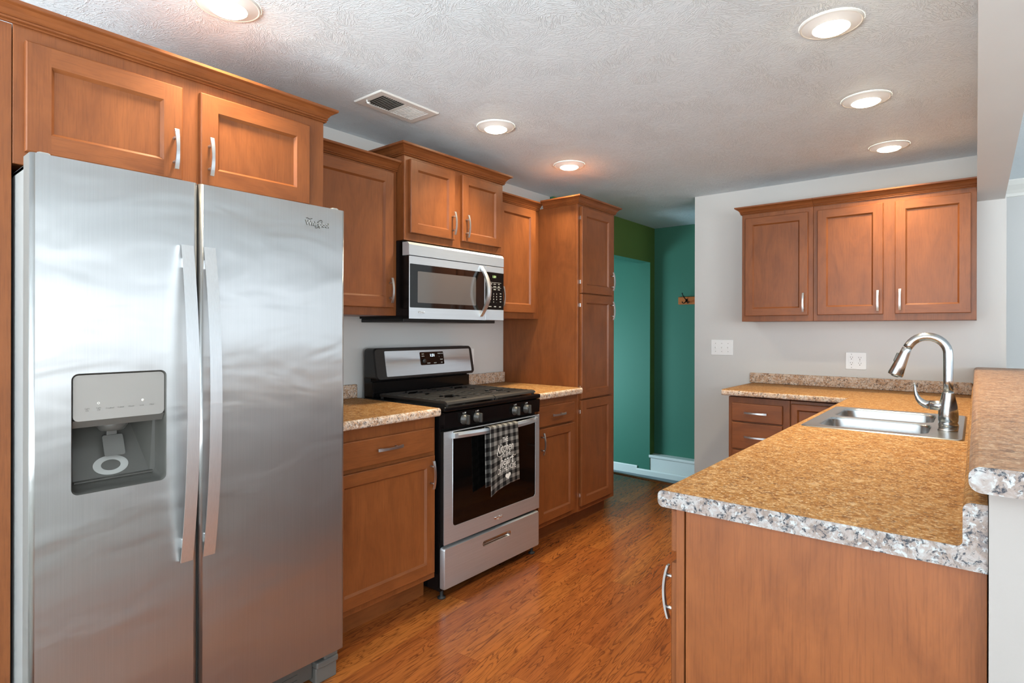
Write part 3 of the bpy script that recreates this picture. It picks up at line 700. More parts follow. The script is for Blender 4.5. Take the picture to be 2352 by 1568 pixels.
# backguard
bm = bmesh.new(); box(bm, (0.055, RY0+0.002, 0.8905), (0.128, RY1-0.004, 0.975), 0.004); box(bm, (0.055, RY0+0.004, 0.972), (0.110, RY1-0.006, 0.992))
obj('backguard', bm, ['black_enamel'], t)
GU = lambda q: 0.166-0.030*(q-0.985)/0.163            # face leans back
P = rr(RY0, RY1+0.006, 0.983, 1.148, 0.022, 6)
bm = bmesh.new(); loft(bm, [[(0.062, p, q) for p, q in P], [(GU(q)-0.008, p, q) for p, q in P], [(GU(q), 2.205+(p-2.205)*0.985, 1.0655+(q-1.0655)*0.95) for p, q in P]], 0, True, False)
bg = obj('backguard_head', bm, ['black_plastic'], t)
bm = bmesh.new(); P2 = rr(1.905, 2.548, 0.999, 1.132, 0.005, 3)
loft(bm, [[(GU(q)-0.002, p, q) for p, q in P2], [(GU(q)+0.0025, p, q) for p, q in P2]], 0, True, False); obj('steel_fascia', bm, ['steel'], bg)
bm = bmesh.new(); P3 = rr(2.146, 2.326, 1.049, 1.121, 0.006, 3)
loft(bm, [[(GU(q)+0.002, p, q) for p, q in P3], [(GU(q)+0.0045, p, q) for p, q in P3]], 0, True, False); obj('clock_display', bm, ['oven_glass'], bg)
gm = lambda y0, z0, e=0.0046: (lambda x, y, z: (GU(z0+y)+e+z, y0+x, z0+y))
bm = bmesh.new(); text(bm, '1:31', 0.022, gm(2.238, 1.101), 0, 0.0003); obj('clock_digits', bm, ['clock_white'], bg)
bm = bmesh.new()
for y0, z0, s in ((2.168, 1.110, 'BAKE'), (2.168, 1.098, 'BROIL'), (2.290, 1.110, 'TIMER'), (2.312, 1.110, 'CLOCK'), (2.290, 1.092, '+'), (2.312, 1.092, '-'), (2.306, 1.076, 'START'), (2.306, 1.059, 'OFF'), (2.205, 1.058, 'WARM'), (2.255, 1.058, 'LIGHT')):
    text(bm, s, 0.0075, gm(y0, z0), 0, 0.0003)
obj('display_lettering', bm, ['lettering_white'], bg)
bm = bmesh.new(); lathe(bm, [(0.013, 0), (0.013, 0.004), (0.011, 0.008), (0.0001, 0.008)], (GU(1.072)+0.004, 2.172, 1.072), 24, 0, 'X'); obj('selector_knob', bm, ['knob'], bg)
# burners and grates
for x, y in ((0.22, 2.02), (0.22, 2.40), (0.50, 2.02), (0.50, 2.40)):
    bm = bmesh.new(); lathe(bm, [(0.055, 0.0), (0.053, 0.003), (0.034, 0.005), (0.034, 0.010), (0.030, 0.014), (0.0001, 0.0145)], (x, y, 0.8895), 28); obj('burner', bm, ['cast_iron'], t)
def grate(y0, y1):
    bm = bmesh.new(); zt = 0.9145; h = 0.010; ym = (y0+y1)/2
    def bar(x, a, b, wd=0.0065, hh=h): box(bm, (x-wd, a, zt-hh), (x+wd, b, zt), 0.003)
    for y in (y0, y1-0.012): box(bm, (0.150, y, zt-0.016), (0.632, y+0.012, zt-0.001), 0.003)
    for x, gap in ((0.158, 0), (0.196, 0.050), (0.236, 0.050), (0.282, 0), (0.330, 0.016), (0.376, 0), (0.424, 0), (0.470, 0.050), (0.512, 0.050), (0.560, 0), (0.596, 0.014)):
        if gap: bar(x, y0+0.004, ym-gap); bar(x, ym+gap, y1-0.004)
        else: bar(x, y0+0.004, y1-0.004)
    for x in (0.216, 0.491):
        box(bm, (x-0.062, ym-0.006, zt-h), (x-0.034, ym+0.006, zt), 0.003); box(bm, (x+0.034, ym-0.006, zt-h), (x+0.062, ym+0.006, zt), 0.003)
    prism(bm, [(0.612, zt-0.004), (0.618, zt), (0.636, zt-0.001), (0.648, zt-0.006), (0.653, zt-0.015), (0.648, zt-0.016), (0.640, zt-0.009), (0.616, zt-0.008)], y0-0.004, y1+0.004, lambda p, q, a: (p, a, q))
    for x in (0.165, 0.640):
        for y in (y0+0.006, y1-0.006): box(bm, (x-0.006, y-0.006, 0.8895), (x+0.006, y+0.006, zt-h+0.002), 0.002)
    obj('grate', bm, ['cast_iron'], t)
grate(1.868, 2.198); grate(2.212, 2.542)

# ================================================================== TEA TOWEL
t = thing('tea_towel', 'black and grey checked tea towel hanging from the oven door handle', 'towel', (0.70, 2.19, 0.76))
def cloth(s, v):
    """s across 0..1, v down the front 0..1 (bottom hem), negative v goes over the bar and down the back"""
    y = 2.084+0.216*s
    if v >= 0:
        L = 0.318-0.045*s*0 - 0.0
        drop = (0.335-0.040*min(1, s*1.6))*v
        wob = 0.004*math.sin(9*s+2.0*v)*v+0.006*v
        yy = y+v*(0.012+0.018*s); return (0.7215+wob-0.012*v, yy, 0.768-drop)
    u = -v
    if u < 0.12:
        a = math.pi*u/0.12; return (0.7035+0.018*math.cos(a), y, 0.769+0.006*math.sin(a))
    return (0.6855-0.004*(u-0.12), y+0.012*(u-0.12)+0.004, 0.768-(u-0.12)*0.33)
bm = bmesh.new(); uvl = bm.loops.layers.uv.new('UVMap'); NS, vv = 26, [-1.02+0.06*k for k in range(15)]+[-0.12*(1-k/8) for k in range(1, 8)]+[k/36 for k in range(37)]
vs = [[bm.verts.new(cloth(s/NS, v)) for s in range(NS+1)] for v in vv]
for i in range(len(vv)-1):
    for k in range(NS):
        f = bm.faces.new((vs[i][k], vs[i][k+1], vs[i+1][k+1], vs[i+1][k])); f.smooth = True
        for lp, (s, v) in zip(f.loops, ((k, vv[i]), (k+1, vv[i]), (k+1, vv[i+1]), (k, vv[i+1]))):
            lp[uvl].uv = (s/NS*10.3+0.25, v*15.6+0.2)
o = obj('cloth', bm, ['gingham'], t, recalc=False)
o.modifiers.new('thickness', 'SOLIDIFY').thickness = 0.0016
def onto(s0, v0, k=1.0):
    def mp(x, y, z):
        p = cloth(s0+x/0.216, v0-y/0.30); return (p[0]+0.0016+z*0.5, p[1], p[2])
    return mp
bm = bmesh.new()
text(bm, 'THE', 0.036, onto(0.52, 0.235), 0, 0.0004, sx=0.62)
text(bm, 'Kitchen', 0.066, onto(0.50, 0.365), 0, 0.0004, 0.30, sx=0.60)
text(bm, 'IS THE', 0.032, onto(0.56, 0.482), 0, 0.0004, sx=0.62)
text(bm, 'heart', 0.066, onto(0.54, 0.585), 0, 0.0004, 0.30, sx=0.66)
text(bm, 'OF THE HOME', 0.041, onto(0.55, 0.715), 0, 0.0004, sx=0.50)
hp = []
for k in range(40):
    a = 2*math.pi*k/40; hp.append((0.0011*16*math.sin(a)**3, 0.0011*(13*math.cos(a)-5*math.cos(2*a)-2*math.cos(3*a)-math.cos(4*a))))
mp = onto(0.57, 0.855); f = bm.faces.new([bm.verts.new(mp(x, y, 0.0006)) for x, y in hp])
for k in range(4): tube(bm, [onto(0.5, 0.365)(x, y, 0.0006) for x, y in [(-0.060, -0.010), (-0.056, -0.026), (-0.040, -0.034), (-0.022, -0.030), (-0.010, -0.020)]], 0.0013, 6) if k == 0 else None
tube(bm, [onto(0.54, 0.585)(x, y, 0.0006) for x, y in [(0.034, 0.010), (0.050, 0.018), (0.062, 0.012), (0.070, 0.016)]], 0.0012, 6)
obj('printed_lettering', bm, ['lettering_white'], t)

# ================================================================== MICROWAVE
t = thing('microwave', 'stainless steel over-the-range microwave under the small cabinet', 'microwave', (0.2, 2.205, 1.30))
MY0, MY1, MX = 1.848, 2.568, 0.402
bm = bmesh.new(); box(bm, (0.004, MY0+0.001, 1.303), (0.352, MY1-0.001, 1.686), 0.002); mc = obj('case', bm, ['black_enamel'], t)
bm = bmesh.new(); box(bm, (0.004, MY0+0.012, 1.284), (0.345, MY1-0.012, 1.303), 0.003)
for y in (1.95, 2.30): box(bm, (0.13, y, 1.2825), (0.25, y+0.19, 1.2845), 0, 1)
box(bm, (0.27, 2.12, 1.2815), (0.33, 2.27, 1.2845), 0.001, 1)
obj('underside_panel', bm, ['black_plastic', 'grey_plastic'], t)
bm = bmesh.new(); sec = [(0.353, 1.612), (MX, 1.612), (MX, 1.664), (MX-0.010, 1.677), (0.353, 1.677)]
prism(bm, sec, MY0, MY1, lambda p, q, a: (p, a, q)); obj('vent_strip', bm, ['steel'], t)
wn = rr(1.8535, 2.398, 1.355, 1.570, 0.004, 2)
bm = bmesh.new(); plate(bm, rect(MY0, 2.4065, 1.3005, 1.608), [wn], lambda p, q: (MX, p, q), 0)
loft(bm, [[(MX, p, q) for p, q in rect(MY0, 2.4065, 1.3005, 1.608)], [(0.353, p, q) for p, q in rect(MY0, 2.4065, 1.3005, 1.608)]], 1, False, False)
md = obj('door', bm, ['steel', 'black_enamel'], t)
bm = bmesh.new(); prism(bm, wn, MX-0.006, MX-0.0012, lambda p, q, a: (a, p, q)); g = obj('door_glass', bm, ['black_glass'], md)
bm = bmesh.new(); prism(bm, rr(1.905, 2.330, 1.380, 1.536, 0.004, 2), MX-0.003, MX-0.0009, lambda p, q, a: (a, p, q)); obj('window_screen', bm, ['screen_grey'], md)
bm = bmesh.new(); rings = []
for k in range(25):
    s = -1+2*k/24; z = 1.461+s*0.141; x = MX+0.004+0.062*(1-s*s); wd = 0.012+0.003*(1-abs(s))
    y = 2.370
    rings.append([(x-0.014, y-wd*0.7, z), (x, y-wd, z), (x+0.004, y, z), (x, y+wd, z), (x-0.014, y+wd*0.7, z)])
loft(bm, rings, 0, True, False); obj('handle', bm, ['handle_steel'], md)
bm = bmesh.new(); box(bm, (0.353, 2.4095, 1.3005), (MX, MY1, 1.3615), 0.002); box(bm, (0.353, 2.4095, 1.5735), (MX, MY1, 1.608), 0.002); box(bm, (0.353, 2.4095, 1.3615), (MX-0.001, MY1, 1.5735), 0.0, 1)
ck = obj('control_column', bm, ['steel', 'black_enamel'], t)
km = lambda y0, z0: (lambda x, y, z: (MX-0.0008+z, y0+x, z0+y))
bm = bmesh.new(); text(bm, '1:31', 0.019, km(2.485, 1.550), 0, 0.0003); obj('clock_digits', bm, ['clock_green'], ck)
bm = bmesh.new()
box(bm, (MX-0.001, 2.445, 1.5165), (MX-0.0004, 2.545, 1.5175)); box(bm, (MX-0.001, 2.445, 1.4865), (MX-0.0004, 2.545, 1.4875))
for i, r_ in enumerate((('POPCORN', 'POTATO', 'PIZZA'), ('REHEAT', 'BEVERAGE', 'DINNER'))):
    for k, s in enumerate(r_): text(bm, s, 0.0065, km(2.453+0.036*k, 1.508-0.014*i), 0, 0.0003, sx=0.8)
for k, s in enumerate(('COOK', 'DEFROST', 'POWER')): text(bm, s, 0.0065, km(2.453+0.036*k, 1.477), 0, 0.0003, sx=0.8)
for i, r_ in enumerate(('123', '456', '789', '.0.')):
    for k, s in enumerate(r_): text(bm, s, 0.0105, km(2.453+0.026*k, 1.452-0.0155*i), 0, 0.0003)
for i, s in enumerate(('TIMER', 'CLOCK', 'LIGHT', 'VENT')): text(bm, s, 0.0065, km(2.540, 1.455-0.0155*i), 0, 0.0003, sx=0.8)
for k, s in enumerate(('CANCEL', 'START', 'LOCK')): text(bm, s, 0.008, km(2.448+0.044*k, 1.379), 0, 0.0003, sx=0.8)
obj('keypad_lettering', bm, ['lettering_white'], ck)
badge(md, lambda x, y, z: (MX+z, 1.928+x, 1.333+y), 0.0105, 'chrome', 'chrome')

# ================================================================== OUTLETS AND SWITCHES
def socket(bm, mp, c, zc, holes_m=1, rnd=False):
    """one receptacle face: two slots and a ground hole"""
    def slot(a0, a1, z0, z1): add(bm, [mp(a, 0.0072, z) for a, z in ((a0, z0), (a1, z0), (a1, z1), (a0, z1))], [(0, 1, 2, 3)], holes_m)
    slot(c-0.0072, c-0.0052, zc-0.001, zc+0.007); slot(c+0.0052, c+0.0072, zc-0.001, zc+0.006)
    f = [mp(c+0.0026*math.cos(2*math.pi*k/12), 0.0072, zc-0.0085+0.0026*math.sin(2*math.pi*k/12)) for k in range(12)]
    add(bm, f, [tuple(range(12))], holes_m)
def cover(parent, F, a0, a1, z0, z1):
    bm = bmesh.new(); P = rr(a0, a1, z0, z1, 0.004, 3)
    loft(bm, [[F(p, 0.0005, q) for p, q in P], [F(p, 0.0035, q) for p, q in P], [F((a0+a1)/2+(p-(a0+a1)/2)*0.96, 0.006, (z0+z1)/2+(q-(z0+z1)/2)*0.97) for p, q in P]], 0, True, False)
    return obj('cover_plate', bm, ['white_plastic'], parent)
def screws(parent, F, pts):
    for a, z in pts:
        bm = bmesh.new(); rg = [[F(a+0.0028*k*math.cos(2*math.pi*i/12), d, z+0.0028*k*math.sin(2*math.pi*i/12)) for i in range(12)] for d, k in ((0.005, 1), (0.0068, 0.9))]
        loft(bm, rg, 0); obj('screw', bm, ['grey_plastic'], parent)
t = thing('wall_outlet', 'white wall outlet partly hidden behind the range backguard', 'outlet', (0, 2.706, 1.073))
cover(t, FL(0), 2.670, 2.743, 1.019, 1.126); bm = bmesh.new(); F = FL(0)
for z in (1.092, 1.053):
    P = rr(2.690, 2.723, z-0.014, z+0.014, 0.008, 4); prism(bm, P, 0.004, 0.0070, lambda p, q, a: F(p, a, q)); socket(bm, F, 2.7065, z)
obj('receptacle', bm, ['white_plastic', 'rubber'], t); screws(t, F, [(2.7065, 1.113), (2.7065, 1.0725), (2.7065, 1.032)])
t = thing('light_switch', 'white triple toggle switch plate on the grey wall', 'switch', (1.078, 4.30, 1.118))
F = FB(4.30); cover(t, F, 0.997, 1.159, 1.062, 1.176)
for a in (1.032, 1.078, 1.124):
    bm = bmesh.new(); box(bm, (a-0.0055, 0.004, 1.106), (a+0.0055, 0.0072, 1.131), 0.001, 0, F); add(bm, [F(*p) for p in [(a-0.0035, 0.006, 1.113), (a+0.0035, 0.006, 1.113), (a+0.0035, 0.006, 1.124), (a-0.0035, 0.006, 1.124), (a-0.0028, 0.017, 1.122), (a+0.0028, 0.017, 1.122), (a+0.0028, 0.017, 1.128), (a-0.0028, 0.017, 1.128)]], [(0, 1, 5, 4), (1, 2, 6, 5), (2, 3, 7, 6), (3, 0, 4, 7), (4, 5, 6, 7)])
    obj('toggle', bm, ['white_plastic'], t)
screws(t, F, [(a, z) for a in (1.032, 1.078, 1.124) for z in (1.089, 1.149)])
t = thing('wall_outlet', 'white double outlet plate on the grey wall over the backsplash', 'outlet', (1.943, 4.30, 1.049))
cover(t, F, 1.884, 2.001, 0.994, 1.104)
bm = bmesh.new(); box(bm, (1.903, 0.004, 1.018), (1.934, 0.0070, 1.083), 0.001, 0, F); socket(bm, F, 1.9185, 1.070); socket(bm, F, 1.9185, 1.034); obj('decorator_receptacle', bm, ['white_plastic', 'rubber'], t)
bm = bmesh.new()
for z in (1.069, 1.032): P = rr(1.949, 1.982, z-0.014, z+0.014, 0.010, 5); prism(bm, P, 0.004, 0.0070, lambda p, q, a: F(p, a, q)); socket(bm, F, 1.9655, z)
obj('duplex_receptacle', bm, ['white_plastic', 'rubber'], t); screws(t, F, [(1.9185, 1.092), (1.9185, 1.006), (1.9655, 1.0505)])

# ================================================================== SINK WALL: CABINETS
F = FB(4.30)
t = thing('wall_cabinet', 'single-door maple wall cabinet at the hall end of the grey wall', 'cabinet', (1.534, 4.15, 1.306))
carcass(t, F, 1.316, 1.7525, 1.306, 2.030, 0.305, hz='wood_x')
d1 = door(t, F, 1.341, 1.724, 1.343, 1.997, 0.306, st=0.048, hz='wood_x'); pull(d1, F, 1.702, 1.423, 0.325)
crown(t, [(1.316, 4.30), (1.316, 3.995), (1.7525, 3.995)], 2.026, 1.0, 'wood_x')
t = thing('wall_cabinet', 'two-door maple wall cabinet above the kitchen faucet', 'cabinet', (2.154, 4.15, 1.306))
carcass(t, F, 1.7535, 2.552, 1.306, 2.030, 0.305, hz='wood_x')
d1 = door(t, F, 1.778, 2.125, 1.343, 1.997, 0.306, st=0.050, hz='wood_x'); pull(d1, F, 2.101, 1.423, 0.325)
d2 = door(t, F, 2.183, 2.528, 1.345, 1.998, 0.306, st=0.050, hz='wood_x'); pull(d2, F, 2.209, 1.426, 0.325)
crown(t, [(1.7535, 3.995), (2.552, 3.995)], 2.026, 1.0, 'wood_x')
ZD = lambda y: 0.888-0.0058*(y-1.2)           # the worktop dips slightly towards the wall
t = thing('base_cabinet', 'dark maple three-drawer base cabinet at the open end of the sink wall', 'cabinet', (1.51, 4.0, 0))
carcass(t, F, 1.330, 1.690, 0.105, 0.828, 0.61, kick=0.535, hz='wood_x')
for z0, z1, zh in ((0.680, 0.792, 0.737), (0.507, 0.672, 0.588), (0.130, 0.498, 0.33)):
    dr = drawer(t, F, 1.354, 1.652, z0, z1, 0.611, hz='wood_x'); pull(dr, F, 1.502, zh, 0.630, vert=False, L=0.132)
t = thing('base_cabinet', 'blind corner base cabinet between the drawer unit and the peninsula', 'cabinet', (2.1, 4.0, 0))
carcass(t, F, 1.692, 2.560, 0.105, 0.828, 0.61, kick=0.535, hz='wood_x')
d1 = door(t, F, 1.700, 2.030, 0.130, 0.811, 0.611, st=0.033, hz='wood_x')
# --- peninsula base cabinets (doors face the range)
F = FP(2.5660)
t = thing('base_cabinet', 'maple end cabinet of the peninsula with a plain side panel', 'cabinet', (2.3, 1.7, 0))
bm = bmesh.new(); box(bm, (1.240, 0.002, 0.105), (2.12, 0.515, 0.845), 0, 0, F); box(bm, (1.240, 0.515, 0.105), (2.12, 0.534, 0.845), 0.001, 0, F, 1); box(bm, (1.30, 0.002, 0), (2.12, 0.46, 0.105), 0, 1, F)
obj('carcass', bm, ['wood_z', 'wood_y'], t)
bm = bmesh.new(); box(bm, (1.222, 0.001, 0.0), (1.240, 0.513, 0.8495), 0.0012, 0, F); obj('side_panel', bm, ['wood_z'], t)
bm = bmesh.new(); box(bm, (1.220, 0.516, 0.0), (1.240, 0.534, 0.8495), 0.001, 0, F); obj('corner_stile', bm, ['wood_z'], t)
dr = drawer(t, F, 1.236, 1.66, 0.743, 0.840, 0.5345); pull(dr, F, 1.45, 0.79, 0.5535, vert=False)
d1 = door(t, F, 1.236, 1.66, 0.135, 0.720, 0.5345); pull(d1, F, 1.268, 0.636, 0.5535, L=0.124)
dr = drawer(t, F, 1.69, 2.10, 0.743, 0.835, 0.5345); pull(dr, F, 1.90, 0.79, 0.5535, vert=False)
d2 = door(t, F, 1.69, 2.10, 0.135, 0.720, 0.5345); pull(d2, F, 2.07, 0.636, 0.5535)
t = thing('base_cabinet', 'sink base cabinet of the peninsula below the steel sink', 'cabinet', (2.3, 2.9, 0))
bm = bmesh.new(); box(bm, (2.124, 0.002, 0.105), (3.64, 0.515, 0.66), 0, 0, F); box(bm, (2.124, 0.515, 0.105), (3.64, 0.534, 0.834), 0.001, 0, F, 1); box(bm, (2.124, 0.002, 0), (3.64, 0.46, 0.105), 0, 1, F)
obj('carcass', bm, ['wood_z', 'wood_y'], t)
for a0, a1, h in ((2.30, 2.74, 2.71), (2.77, 3.20, 2.80)):
    d1 = door(t, F, a0, a1, 0.135, 0.720, 0.5345); pull(d1, F, h, 0.636, 0.5535)

# ================================================================== L-SHAPED WORKTOP
t = thing('countertop', 'large L-shaped granite-look countertop on the peninsula around the sink', 'countertop', (2.3, 2.6, 0.85))
def shear(bm):
    for v in bm.verts: v.co.z += -0.0058*(v.co.y-1.2)
    return bm
X0, X1, ZT, TH, RN = 1.995, 2.5655, 0.888, 0.037, 0.0125
def nose_pts(sign_x, x_edge, x_in):
    pts = [(x_in, ZT-TH)]
    for k in range(0, 7): a = math.pi/2*k/6; pts.append((x_edge-sign_x*(RN-RN*math.sin(a)), ZT-TH+RN-RN*math.cos(a)))
    for k in range(0, 7): a = math.pi/2*k/6; pts.append((x_edge-sign_x*(RN-RN*math.cos(a)), ZT-RN+RN*math.sin(a)))
    pts.append((x_in, ZT)); return pts
def full_profile(x0):
    """nose, flat deck, cove and upstand with a rounded top"""
    pts = [(X1, ZT-TH)]+list(nose_pts(-1, x0, x0+0.03))[1:-1]
    xb = 2.533; c = 0.009
    for k in range(0, 6): a = math.pi/2*k/5; pts.append((xb-c+c*math.sin(a), ZT+c-c*math.cos(a)))
    rt = 0.012; zt = 0.9625
    for k in range(0, 6): a = math.pi/2*k/5; pts.append((xb+rt-rt*math.cos(a), zt-rt+rt*math.sin(a)))
    pts.append((X1, zt)); return pts
def paint_edges(bm):
    for f in bm.faces:
        c = f.calc_center_median(); f.material_index = 1 if f.normal.z < 0.72 and (c.x < X0+0.02 or c.y < 3.665) and c.z < ZT and c.x < 2.4 else 0
bm = bmesh.new(); mpY = lambda p, q, a: (p, a, q)
fp = full_profile(X0)
prism(bm, fp, 1.2065, 2.412, mpY); prism(bm, fp, 3.128, 3.65, mpY)
fp2 = [p for p in fp if p[0] > 2.40]
prism(bm, [(2.512, ZT-TH), (X1, ZT-TH)]+[p for p in fp[::-1] if p[0] >= 2.512 and p[1] > ZT-0.001]+[(2.512, ZT)], 2.412, 3.128, mpY)
prism(bm, nose_pts(-1, X0, 2.034), 2.412, 3.128, mpY)
# wing along the wall
prism(bm, [(2.535, ZT-TH), (2.535, ZT), (X0, ZT), (X0, ZT-TH)], 3.65, 4.2995, mpY)
np_ = nose_pts(-1, 3.645, 4.2995)
prism(bm, np_, 1.300, X0+0.001, lambda p, q, a: (a, p, q))
prism(bm, [(2.533, ZT-TH), (X1, ZT-TH), (X1, 0.9625), (2.545, 0.9625), (2.533, 0.951)], 3.65, 4.2995, mpY)
bmesh.ops.recalc_face_normals(bm, faces=list(bm.faces)); paint_edges(bm)
obj('deck', shear(bm), ['granite', 'granite_edge'], t)
bm = bmesh.new(); box(bm, (1.282, 4.2785, ZT+0.0002), (2.533, 4.2995, 0.9605), 0.006); obj('backsplash', shear(bm), ['granite_edge'], t)
bm = bmesh.new(); prism(bm, fp, 1.2045, 1.2064, mpY); obj('end_cap_daylit', shear(bm), ['granite_cap_daylit'], t)  # thin sheet carrying the painted daylit tone over the deck end
bm = bmesh.new(); prism(bm, np_, 1.2985, 1.2999, lambda p, q, a: (a, p, q)); obj('end_cap_daylit', shear(bm), ['granite_cap_daylit'], t)
# --- raised bar
t = thing('bar_top', 'raised granite-look bar top on the half wall behind the faucet', 'countertop', (2.7, 2.7, 0.993))
def bar_prof(e=0.0):
    P = rr(2.541, 2.86, 0.9935, 1.0345, 0.017, 6); return P
bm = bmesh.new(); prism(bm, bar_prof(), 1.147, 4.298, mpY); obj('deck', bm, ['granite_bar_daylit'], t)
bm = bmesh.new(); prism(bm, bar_prof(), 1.1452, 1.1469, mpY); obj('end_cap_daylit', bm, ['granite_cap_daylit'], t)

# ================================================================== SINK AND FAUCET
t = thing('kitchen_sink', 'stainless steel double-bowl sink set in the peninsula worktop', 'sink', (2.27, 2.77, 0.88))
bm = bmesh.new(); zr = ZD(2.77)
outer = rr(2.024, 2.521, 2.400, 3.140, 0.025, 5)
B1 = rr(2.072, 2.420, 2.452, 2.738, 0.055, 7); B2 = rr(2.072, 2.420, 2.776, 3.088, 0.055, 7)
zf = lambda y: ZD(y)+0.0035
scl = lambda P, k, dx=0: [((2.246+(p-2.246)*k), (sum(b for _, b in P)/len(P))+(q-sum(b for _, b in P)/len(P))*k) for p, q in P]
lip = [(p+(0.010 if p < 2.27 else -0.010)*(0 if abs(p-2.2725) < 0.01 else 1), q) for p, q in outer]
inn = rr(2.034, 2.511, 2.410, 3.130, 0.018, 5)
loft(bm, [[(p, q, ZD(q)+0.0006) for p, q in outer], [(p, q, zf(q)) for p, q in rr(2.027, 2.518, 2.403, 3.137, 0.023, 5)], [(p, q, zf(q)) for p, q in inn]], 0, False, True)
lowr = sorted([p for p in inn if p[1] < 2.757], key=lambda p: math.atan2(p[1]-2.757, p[0]-2.2725)); upr = sorted([p for p in inn if p[1] > 2.757], key=lambda p: math.atan2(p[1]-2.757, p[0]-2.2725))
plate(bm, [(2.034, 2.757)]+lowr+[(2.511, 2.757)], [B1], lambda p, q: (p, q, zf(q)), 0)
plate(bm, [(2.511, 2.757)]+upr+[(2.034, 2.757)], [B2], lambda p, q: (p, q, zf(q)), 0)
bmesh.ops.remove_doubles(bm, verts=list(bm.verts), dist=1e-5)
obj('rim', bm, ['sink_steel'], t)
for P in (B1, B2):
    bm = bmesh.new()
    loft(bm, [[(p, q, zf(q)-d) for p, q in scl(P, k)] for d, k in ((0, 1.0), (0.004, 0.985), (0.010, 0.975), (0.10, 0.955), (0.138, 0.93), (0.150, 0.85), (0.152, 0.2), (0.1525, 0.01))], 0, False, True)
    bw = obj('bowl', bm, ['sink_steel'], t)
    cx = 2.246; cy = sum(b for _, b in P)/len(P)
    bm = bmesh.new(); lathe(bm, [(0.045, 0), (0.042, 0.003), (0.030, 0.002), (0.026, -0.004), (0.0001, -0.004)], (cx, cy, zf(cy)-0.1515), 28); obj('drain', bm, ['chrome'], bw)
t = thing('kitchen_faucet', 'brushed nickel pull-down gooseneck faucet behind the sink bowls', 'faucet', (2.469, 2.690, 0.884))
fy, fx, fz = 2.690, 2.469, ZD(2.69)+0.0036
bm = bmesh.new(); P = rr(2.440, 2.500, 2.585, 2.795, 0.028, 6)
loft(bm, [[(p, q, fz) for p, q in P], [(p, q, fz+0.004) for p, q in P], [(fx+(p-fx)*0.93, fy+(q-fy)*0.97, fz+0.007) for p, q in P]], 0, True, True); obj('base_plate', bm, ['nickel'], t)
bm = bmesh.new(); lathe(bm, [(0.030, 0.006), (0.030, 0.018), (0.0285, 0.022), (0.0305, 0.026), (0.0315, 0.045), (0.0305, 0.062), (0.028, 0.085), (0.0225, 0.110), (0.0185, 0.130), (0.0180, 0.134)], (fx, fy, fz), 36); obj('body', bm, ['nickel'], t)
bm = bmesh.new(); path = [(fx, fy, fz+0.130), (fx, fy, 1.06), (fx, fy, 1.13)]
cx_, rz = 2.405, 0.0635; zc = 1.160
for k in range(0, 15):
    a = math.pi*0.845*k/14; path.append((cx_+rz*math.cos(a), fy, zc+rz*math.sin(a)*1.0))
e = Vector(path[-1]); dirn = (Vector(path[-1])-Vector(path[-2])).normalized()
path.append(tuple(e+dirn*0.012)); J = e+dirn*0.012
tube(bm, path, 0.0155, 18); obj('spout', bm, ['nickel'], t)
hd_end = Vector((2.303, fy, 1.072)); ax_ = (hd_end-J).normalized(); Lh = (hd_end-J).length
bm = bmesh.new(); tube(bm, [tuple(J+ax_*s) for s in (0.001, 0.003, 0.02, Lh*0.6, Lh-0.006, Lh)], [0.0145, 0.0158, 0.0168, 0.0215, 0.0262, 0.0250], 24)
sh = obj('spray_head', bm, ['nickel'], t)
bm = bmesh.new(); tube(bm, [tuple(J+ax_*s) for s in (Lh-0.001, Lh+0.004, Lh+0.006)], [0.014, 0.013, 0.010], 20); obj('nozzle', bm, ['mid_plastic'], sh)
sd_ = Vector((-0.92, 0, 0.40)); bm = bmesh.new(); mid = J+ax_*(Lh*0.42)+sd_*0.0205; box(bm, (-0.004, -0.008, -0.018), (0.004, 0.008, 0.018), 0.003, 0, lambda a, b, c: tuple(mid+sd_*a+Vector((0, b, 0))+ax_*c)); obj('spray_button', bm, ['dark_plastic'], sh)
bm = bmesh.new(); tube(bm, [(fx-0.008, fy, 0.961), (fx-0.030, fy, 0.9635), (fx-0.056, fy, 0.964)], [0.022, 0.019, 0.0172], 20); obj('handle_hub', bm, ['nickel'], t)
bm = bmesh.new(); pts = [(2.4125, .964), (2.400, .966), (2.388, .973), (2.378, .985), (2.371, 1.000), (2.3675, 1.018), (2.367, 1.032), (2.3635, 1.046)]
rings = []
for k, (x, z) in enumerate(pts):
    wy = [0.0158, 0.0155, 0.0140, 0.0115, 0.0085, 0.0065, 0.0052, 0.003][k]; wt = [0.0158, 0.0150, 0.0130, 0.0100, 0.0068, 0.0048, 0.0036, 0.002][k]
    a, b = pts[max(k-1, 0)], pts[min(k+1, len(pts)-1)]; tx, tz = b[0]-a[0], b[1]-a[1]; l = math.hypot(tx, tz); nx, nz = -tz/l, tx/l
    rings.append([(x+nx*wt*math.cos(2*math.pi*i/16), fy+wy*math.sin(2*math.pi*i/16), z+nz*wt*math.cos(2*math.pi*i/16)) for i in range(16)])
loft(bm, rings, 0, True, True); obj('lever', bm, ['nickel'], t)

